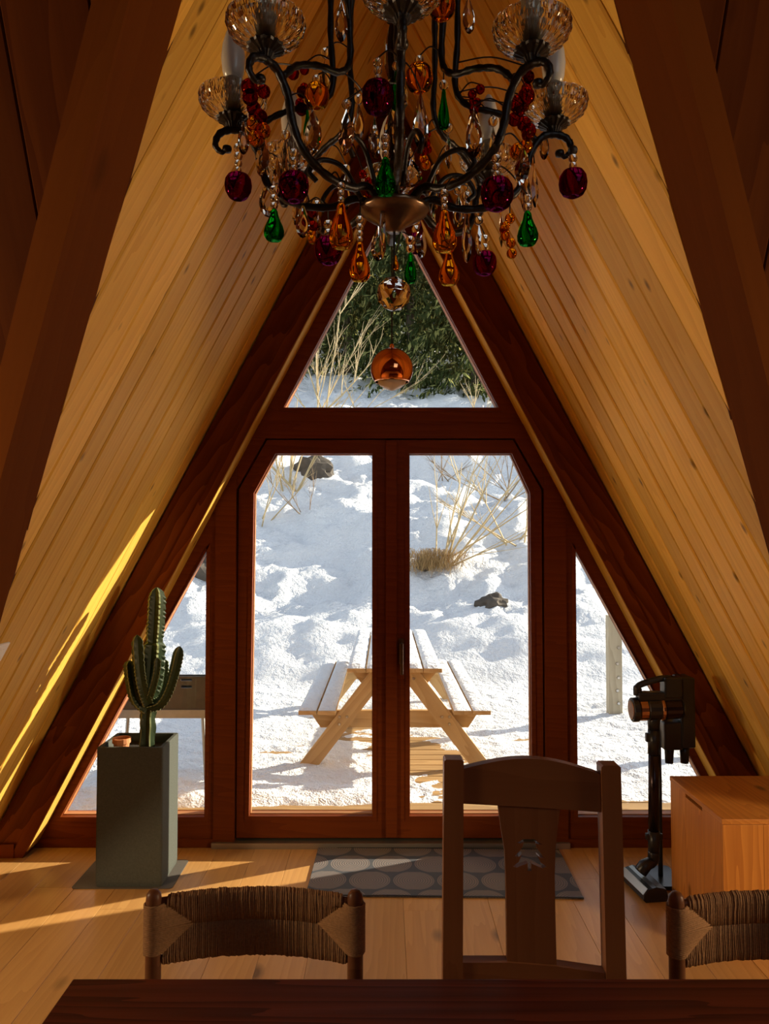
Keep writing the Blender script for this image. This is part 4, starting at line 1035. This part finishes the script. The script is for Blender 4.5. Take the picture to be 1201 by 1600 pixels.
# ------------------------------------------------------------------ copper pendant lamp
def pendant():
    y = 3.0; c = at(612, 577, y); r = 33.5 * y / F
    t = thing('copper_pendant', (c.x, y, c.z), 'round mirror-copper pendant lamp hanging before the peak window', 'lamp')
    prof = []
    for i in range(0, 25):
        a = math.radians(2 + (128 - 2) * i / 24); prof.append((r * math.sin(a), r * math.cos(a)))
    inner = [(q * 0.975, z * 0.975) for q, z in prof[::-1]]
    MB().lathe([(0, r)] + prof + inner + [(0, inner[-1][1])], 48, c=(c.x, y, c.z)).build('shade', 'copper', t, smooth=True)
    zo = r * math.cos(math.radians(128))
    MB().lathe([(0, zo + 0.03), (r * 0.6, zo + 0.02), (r * 0.68, zo + 0.004), (r * 0.60, zo - 0.010), (r * 0.4, zo - 0.022), (r * 0.15, zo - 0.031), (0, zo - 0.033)], 32, c=(c.x, y, c.z)).build('bulb', 'white_glass', t, smooth=True)
    MB().lathe([(0, r - 0.004), (0.010, r - 0.004), (0.009, r + 0.012), (0.004, r + 0.018), (0, r + 0.018)], 16, c=(c.x, y, c.z)).build('cord_grip', 'copper', t, smooth=True)
    MB().tube([(c.x, y, c.z + r + 0.015), (c.x, y, ZA - 0.07)], 0.0032, 8).build('cord', 'black_cord', t)
    MB().lathe([(0, 0), (0.045, 0), (0.045, 0.03), (0, 0.03)], 20, c=(c.x, y, ZA - 0.085)).build('ceiling_rose', 'copper', t)
pendant()

# ------------------------------------------------------------------ switch plate at the far left edge, on the planks
ex, n_ = slope_frame(-1)
zp = 1.20; yp = 2.86
q = Vector((XC - K * (ZA - zp), yp, zp)) + n_ * 0.004
sw = MB().box((-0.04, -0.05, -0.002), (0.04, 0.05, 0.008), None, 0.003).build('switch_plate', 'white_plate', None, frame_m(q, ex, n_.cross(ex), n_))
tag(sw, 'white switch plate on the left slope at the picture edge', 'switch')
MB().box((-0.018, -0.02, 0.006), (0.018, 0.02, 0.011), None, 0.002).build('rocker', 'white_plate', sw, sw.matrix_basis.copy())

# ------------------------------------------------------------------ chandelier with glass fruit
def chandelier():
    cx, cy = 0.016, 1.23
    t = thing('chandelier', (cx, cy, 2.15), 'dark iron chandelier hung with coloured glass fruit and crystals over the table', 'chandelier')
    def rz(r, z, a): return Vector((cx + r * math.cos(a), cy + r * math.sin(a), z))
    arms = []
    cup_prof = [(0.0, 0.0), (0.020, 0.001), (0.028, 0.0035), (0.035, 0.0065), (0.041, 0.010), (0.046, 0.0145), (0.050, 0.019), (0.0525, 0.0245), (0.054, 0.030), (0.0545, 0.036), (0.0525, 0.0365), (0.049, 0.026), (0.043, 0.0175), (0.032, 0.010), (0.018, 0.005), (0.0, 0.004)]
    cup = MB().lathe(cup_prof, 108, mod=lambda a, z: 1 + (0.045 * abs(math.sin(a * 9 + z * 170)) * abs(math.sin(a * 9 - z * 170)) if z < 0.031 else 0.012 * abs(math.sin(a * 9)))).mesh('glass_cup', 'clear_glass')
    # diamond cutting of the cup
    hold = MB().lathe([(0, -0.010), (0.008, -0.010), (0.010, -0.004), (0.024, 0.0005), (0.026, -0.0015), (0.024, -0.004), (0.012, -0.010), (0.008, -0.018), (0, -0.018)], 32, mod=lambda a, z: 1 + 0.05 * math.cos(a * 16)).mesh('cup_holder', 'iron')
    sleeve = MB().lathe([(0, 0.004), (0.0145, 0.004), (0.0150, 0.062), (0.0135, 0.064), (0, 0.064)], 20).mesh('candle_sleeve', 'candle_sleeve', True)
    bulb = MB().lathe([(0, 0.062), (0.013, 0.063), (0.0175, 0.078), (0.0195, 0.098), (0.0175, 0.120), (0.012, 0.140), (0.005, 0.153), (0, 0.157)], 20).mesh('bulb', 'opal_bulb', True)
    for k in range(8):
        a = math.radians(-90 + 45 * k + 1.5)
        prof = [(0.022, 2.150), (0.060, 2.172), (0.100, 2.158), (0.150, 2.160), (0.195, 2.182), (0.214, 2.215), (0.222, 2.248), (0.240, 2.276), (0.262, 2.283), (0.283, 2.276), (0.290, 2.258), (0.280, 2.246), (0.270, 2.252)]
        pts = spline([rz(r, z, a) for r, z in prof], 6)
        rad = [0.0062 * (1.0 if i < len(pts) * 0.7 else 1.0 - 0.45 * (i / len(pts) - 0.7) / 0.3) * (1 + 0.10 * math.sin(i * 1.9)) for i in range(len(pts))]
        am = MB().tube(pts, rad, 9)
        am.lathe([(0, -0.006), (0.007, -0.004), (0.008, 0), (0.007, 0.004), (0, 0.006)], 10, c=tuple(rz(0.271, 2.251, a)))
        arm = am.build('arm', 'iron', t, smooth=True); arms += pts
        p = rz(0.262, 2.302, a); M = Matrix.Translation(p) @ Matrix.Rotation(a, 4, 'Z')
        link('glass_cup', cup, arm, M); link('cup_holder', hold, arm, M); link('candle_sleeve', sleeve, arm, M); link('bulb', bulb, arm, M)
        sp = spline([rz(0.060, 2.62, a), rz(0.098, 2.56, a), rz(0.104, 2.45, a), rz(0.100, 2.36, a), rz(0.122, 2.328, a), rz(0.165, 2.318, a), rz(0.205, 2.300, a), rz(0.232, 2.272, a)], 6)
        MB().tube(sp, [0.0052 * (1 + 0.14 * math.sin(i * 2.3)) for i in range(len(sp))], 8).build('scroll', 'iron', t, smooth=True); arms += sp
        s2 = spline([rz(0.055, 2.168, a + .2), rz(0.085, 2.215, a + .2), rz(0.120, 2.222, a + .22), rz(0.140, 2.200, a + .25), rz(0.128, 2.185, a + .25)], 6)
        MB().tube(s2, 0.0042, 7).build('leaf_scroll', 'iron', t, smooth=True); arms += s2
    # stem, dish, crystal column
    MB().tube([(cx, cy, 2.12), (cx, cy, 2.75)], 0.007, 10).build('stem', 'iron', t)
    MB().tube([(cx, cy, 2.75), (cx, cy, (6.62 - cy / K) - 0.05)], 0.0045, 8).build('chain', 'iron', t)
    MB().lathe([(0, 2.118), (0.012, 2.118), (0.020, 2.128), (0.040, 2.140), (0.054, 2.150), (0.056, 2.156), (0.050, 2.158), (0.030, 2.152), (0.020, 2.165), (0.012, 2.180), (0, 2.182)], 40, c=(cx, cy, 0), mod=lambda a, z: 1 + 0.02 * math.cos(a * 20)).build('dish', 'bronze', t, smooth=True)
    def glass_col(z0, h, r, n=12):
        return MB().lathe([(0.0075, z0), (r * 0.6, z0), (r, z0 + h * 0.25), (r, z0 + h * 0.7), (r * 0.55, z0 + h), (0.0075, z0 + h)], n, c=(cx, cy, 0)).build('crystal_column', 'clear_glass', t)
    glass_col(2.185, 0.05, 0.024); glass_col(2.238, 0.075, 0.017); glass_col(2.316, 0.05, 0.022); glass_col(2.37, 0.09, 0.016); glass_col(2.47, 0.06, 0.024)
    # meshes of the hangings (origin at the middle)
    rg = random.Random(11)
    def fruit(prof, n, lobes, amp): return MB().lathe(prof, n, mod=lambda a, z: 1 + amp * math.cos(a * lobes) * (1 if z < 0 else 0.6))
    apple_prof = [(0, -0.80), (0.22, -0.93), (0.45, -0.97), (0.72, -0.80), (0.93, -0.42), (1.0, 0.05), (0.94, 0.48), (0.74, 0.80), (0.45, 0.93), (0.2, 0.88), (0.10, 0.80), (0.07, 0.98), (0, 1.0)]
    pear_prof = [(0, -1.0), (0.25, -1.04), (0.5, -0.98), (0.66, -0.72), (0.68, -0.42), (0.58, -0.08), (0.42, 0.25), (0.30, 0.55), (0.24, 0.85), (0.12, 1.0), (0, 1.02)]
    apple = {m: fruit(apple_prof, 24, 5, 0.03).mesh('glass_apple', m, True) for m in ('purple_glass', 'amber_glass')}
    pear = {m: fruit(pear_prof, 24, 6, 0.03).mesh('glass_pear', m, True) for m in ('green_glass', 'amber_glass')}
    berry = {m: MB().lathe([(0, -1), (0.5, -0.87), (0.87, -0.5), (1, 0), (0.87, 0.5), (0.5, 0.87), (0, 1)], 14).mesh('berry', m, True) for m in ('red_glass', 'amber_glass')}
    bead = MB().lathe([(0, -1), (0.5, -0.87), (0.87, -0.5), (1, 0), (0.87, 0.5), (0.5, 0.87), (0, 1)], 12).mesh('bead', 'clear_glass', True)
    # flat almond-shaped crystal with facets
    d = MB(); prof = [(-1.0, 0.0), (-0.93, 0.38), (-0.72, 0.78), (-0.40, 1.0), (-0.05, 0.95), (0.35, 0.66), (0.70, 0.30), (1.0, 0.0)]
    rim = [(w, z) for z, w in prof] + [(-w, z) for z, w in prof[-2:0:-1]]
    m_ = len(rim); inn = [(w * 0.5, z * 0.5 - 0.12) for w, z in rim]
    vs_ = [(w, 0, z) for w, z in rim] + [(w, -0.42, z) for w, z in inn] + [(w, 0.42, z) for w, z in inn]
    d.add(vs_, [(i, (i + 1) % m_, m_ + (i + 1) % m_, m_ + i) for i in range(m_)] + [(i, 2 * m_ + i, 2 * m_ + (i + 1) % m_, (i + 1) % m_) for i in range(m_)] + [list(range(m_, 2 * m_)), list(range(2 * m_, 3 * m_))[::-1]])
    drop = d.mesh('crystal_drop', 'clear_glass')
    def wire_to(p, par):
        q = min(arms, key=lambda v: (v - p).length + (0.3 if v.z < p.z - 0.005 else 0))
        if (q - p).length < 0.004: return
        mid = (p + q) / 2 + Vector((0, 0, 0.012))
        MB().tube(spline([p, mid, q], 5), 0.0012, 5).build('wire', 'iron', par)
    def hang(name, me, X, Y, sx_, sz_, y, nb=3, br=8.0):
        S = y / F; p = at(X, Y, y)
        M = Matrix.Translation(p) @ Matrix.Rotation(rg.uniform(-1.2, 1.2), 4, 'Z') @ Matrix.Diagonal((sx_ * S, sx_ * S, sz_ * S, 1))
        o = link(name, me, t, M); top = p + Vector((0, 0, sz_ * S))
        for i in range(nb):
            r = br * S * (1 - 0.10 * (nb - 1 - i)) if nb > 1 else br * S
            link('bead', bead, o, Matrix.Translation(top + Vector((0, 0, r * 0.8))) @ Matrix.Scale(r, 4)); top.z += 1.75 * r
        wire_to(top, o)
        return o
    for X, Y, r, y, nb in ((372, 291, 21.5, 1.235, 4), (895, 286, 22.5, 1.23, 3), (459, 292, 24, 1.12, 3), (776, 303, 26, 1.05, 3), (590, 152, 26, 1.00, 3), (757, 411, 19, 1.40, 2), (513, 391, 22, 1.25, 2), (650, 380, 16, 1.45, 2)):
        hang('glass_apple', apple['purple_glass'], X, Y, r, r, y, nb)
    for X, Y, r, y, nb in ((655, 122, 22, 1.16, 1), (495, 150, 20, 1.20, 1), (690, 8, 22, 1.02, 1)):
        hang('glass_apple', apple['amber_glass'], X, Y, r, r, y, nb)
    for X, Y, r, h, y, nb in ((602, 275, 24, 30, 1.03, 3), (428, 351, 23, 25, 1.16, 3), (824, 356, 24, 27, 1.14, 2), (641, 418, 15, 24, 1.36, 2), (620, 140, 15, 32, 1.12, 1), (693, 170, 13, 32, 1.18, 1), (480, 195, 9, 24, 1.2, 0)):
        hang('glass_pear', pear['green_glass'], X, Y, r, h, y, nb)
    for X, Y, r, h, y, nb in ((533, 352, 29, 36, 1.10, 3), (694, 360, 29, 33, 1.10, 3), (562, 408, 24, 31, 1.20, 4), (701, 418, 23, 27, 1.30, 0), (618, 411, 7, 12, 1.23, 0)):
        hang('glass_pear', pear['amber_glass'], X, Y, r, h, y, nb, 7)
    for X, Y, w, h, y, nb in ((541, 206, 21, 38, 1.05, 1), (410, 240, 17, 37, 1.16, 0), (488, 205, 19, 39, 1.10, 0), (816, 258, 20, 32, 1.10, 0), (740, 206, 13, 42, 1.08, 0), (591, 378, 12, 31, 1.32, 0), (657, 374, 14, 31, 1.34, 0), (473, 345, 11, 28, 1.22, 1), (732, 22, 11, 33, 1.12, 0),
                              (533, 33, 10, 35, 1.10, 0), (657, 188, 14, 50, 1.14, 0), (420, 305, 16, 36, 1.25, 0), (729, 368, 9, 44, 1.28, 2), (748, 376, 10, 26, 1.36, 2), (783, 358, 8, 30, 1.28, 0), (835, 290, 10, 36, 1.26, 0), (822, 300, 12, 36, 1.18, 0), (433, 278, 11, 34, 1.20, 0), (496, 350, 8, 24, 1.34, 1), (597, 345, 6, 62, 1.20, 0), (620, 178, 16, 56, 1.20, 0), (820, 185, 12, 36, 1.25, 0), (560, 190, 10, 30, 1.3, 1), (635, 240, 20, 26, 1.3, 0), (642, 270, 18, 24, 1.28, 0), (700, 235, 10, 30, 1.3, 1), (508, 118, 9, 30, 1.3, 1), (446, 250, 11, 34, 1.3, 1), (462, 325, 9, 28, 1.34, 1), (680, 300, 9, 30, 1.36, 1), (540, 300, 9, 30, 1.36, 1), (676, 338, 8, 26, 1.3, 1), (716, 330, 9, 28, 1.34, 1), (770, 225, 10, 30, 1.3, 1), (380, 215, 9, 28, 1.2, 0), (585, 215, 12, 36, 1.16, 0), (850, 225, 8, 26, 1.3, 1)):
        hang('crystal_drop', drop, X, Y, w, h, y, nb)
    clusters = [(405, 178, 1.12, 13, 'red_glass', 'amber_glass'), (815, 195, 1.12, 13, 'red_glass', 'amber_glass'), (486, 350, 1.25, 9, 'red_glass', 'amber_glass'), (796, 366, 1.26, 9, 'amber_glass', 'amber_glass'), (470, 138, 1.22, 10, 'red_glass', 'red_glass'), (815, 140, 1.22, 10, 'red_glass', 'amber_glass'), (740, 160, 1.2, 8, 'red_glass', 'red_glass'), (572, 300, 1.3, 8, 'red_glass', 'amber_glass'), (665, 235, 1.3, 8, 'red_glass', 'amber_glass')]
    for X, Y, y, r, ma, mb in clusters:
        g = None; S = y / F; n = 9 if r > 10 else 6
        for i in range(n):
            u = i / (n - 1); q = at(X + rg.uniform(-1, 1) * r * (1.35 - 0.7 * u), Y + (u - 0.5) * r * 6.0, y) + Vector((0, rg.uniform(-1, 1) * r * S, 0))
            M = Matrix.Translation(q) @ Matrix.Scale(r * S * rg.uniform(0.75, 1.05), 4)
            if g is None: g = link('berry_cluster', berry[ma], t, M); wire_to(q + Vector((0, 0, r * S)), g)
            else: link('berry', berry[ma if u < 0.65 else mb], g, M)
    # faceted ball at the bottom
    S = cy / F; p = at(615, 459, cy); bm = bmesh.new(); bmesh.ops.create_icosphere(bm, subdivisions=2, radius=27.5 * S)
    me = bpy.data.meshes.new('crystal_ball'); bm.to_mesh(me); bm.free(); me.materials.append(MATS['clear_glass'])
    bl = link('crystal_ball', me, t, Matrix.Translation(p)); MB().tube([p + Vector((0, 0, 27 * S)), (cx, cy, 2.12)], 0.002, 6).build('wire', 'iron', bl)
chandelier()
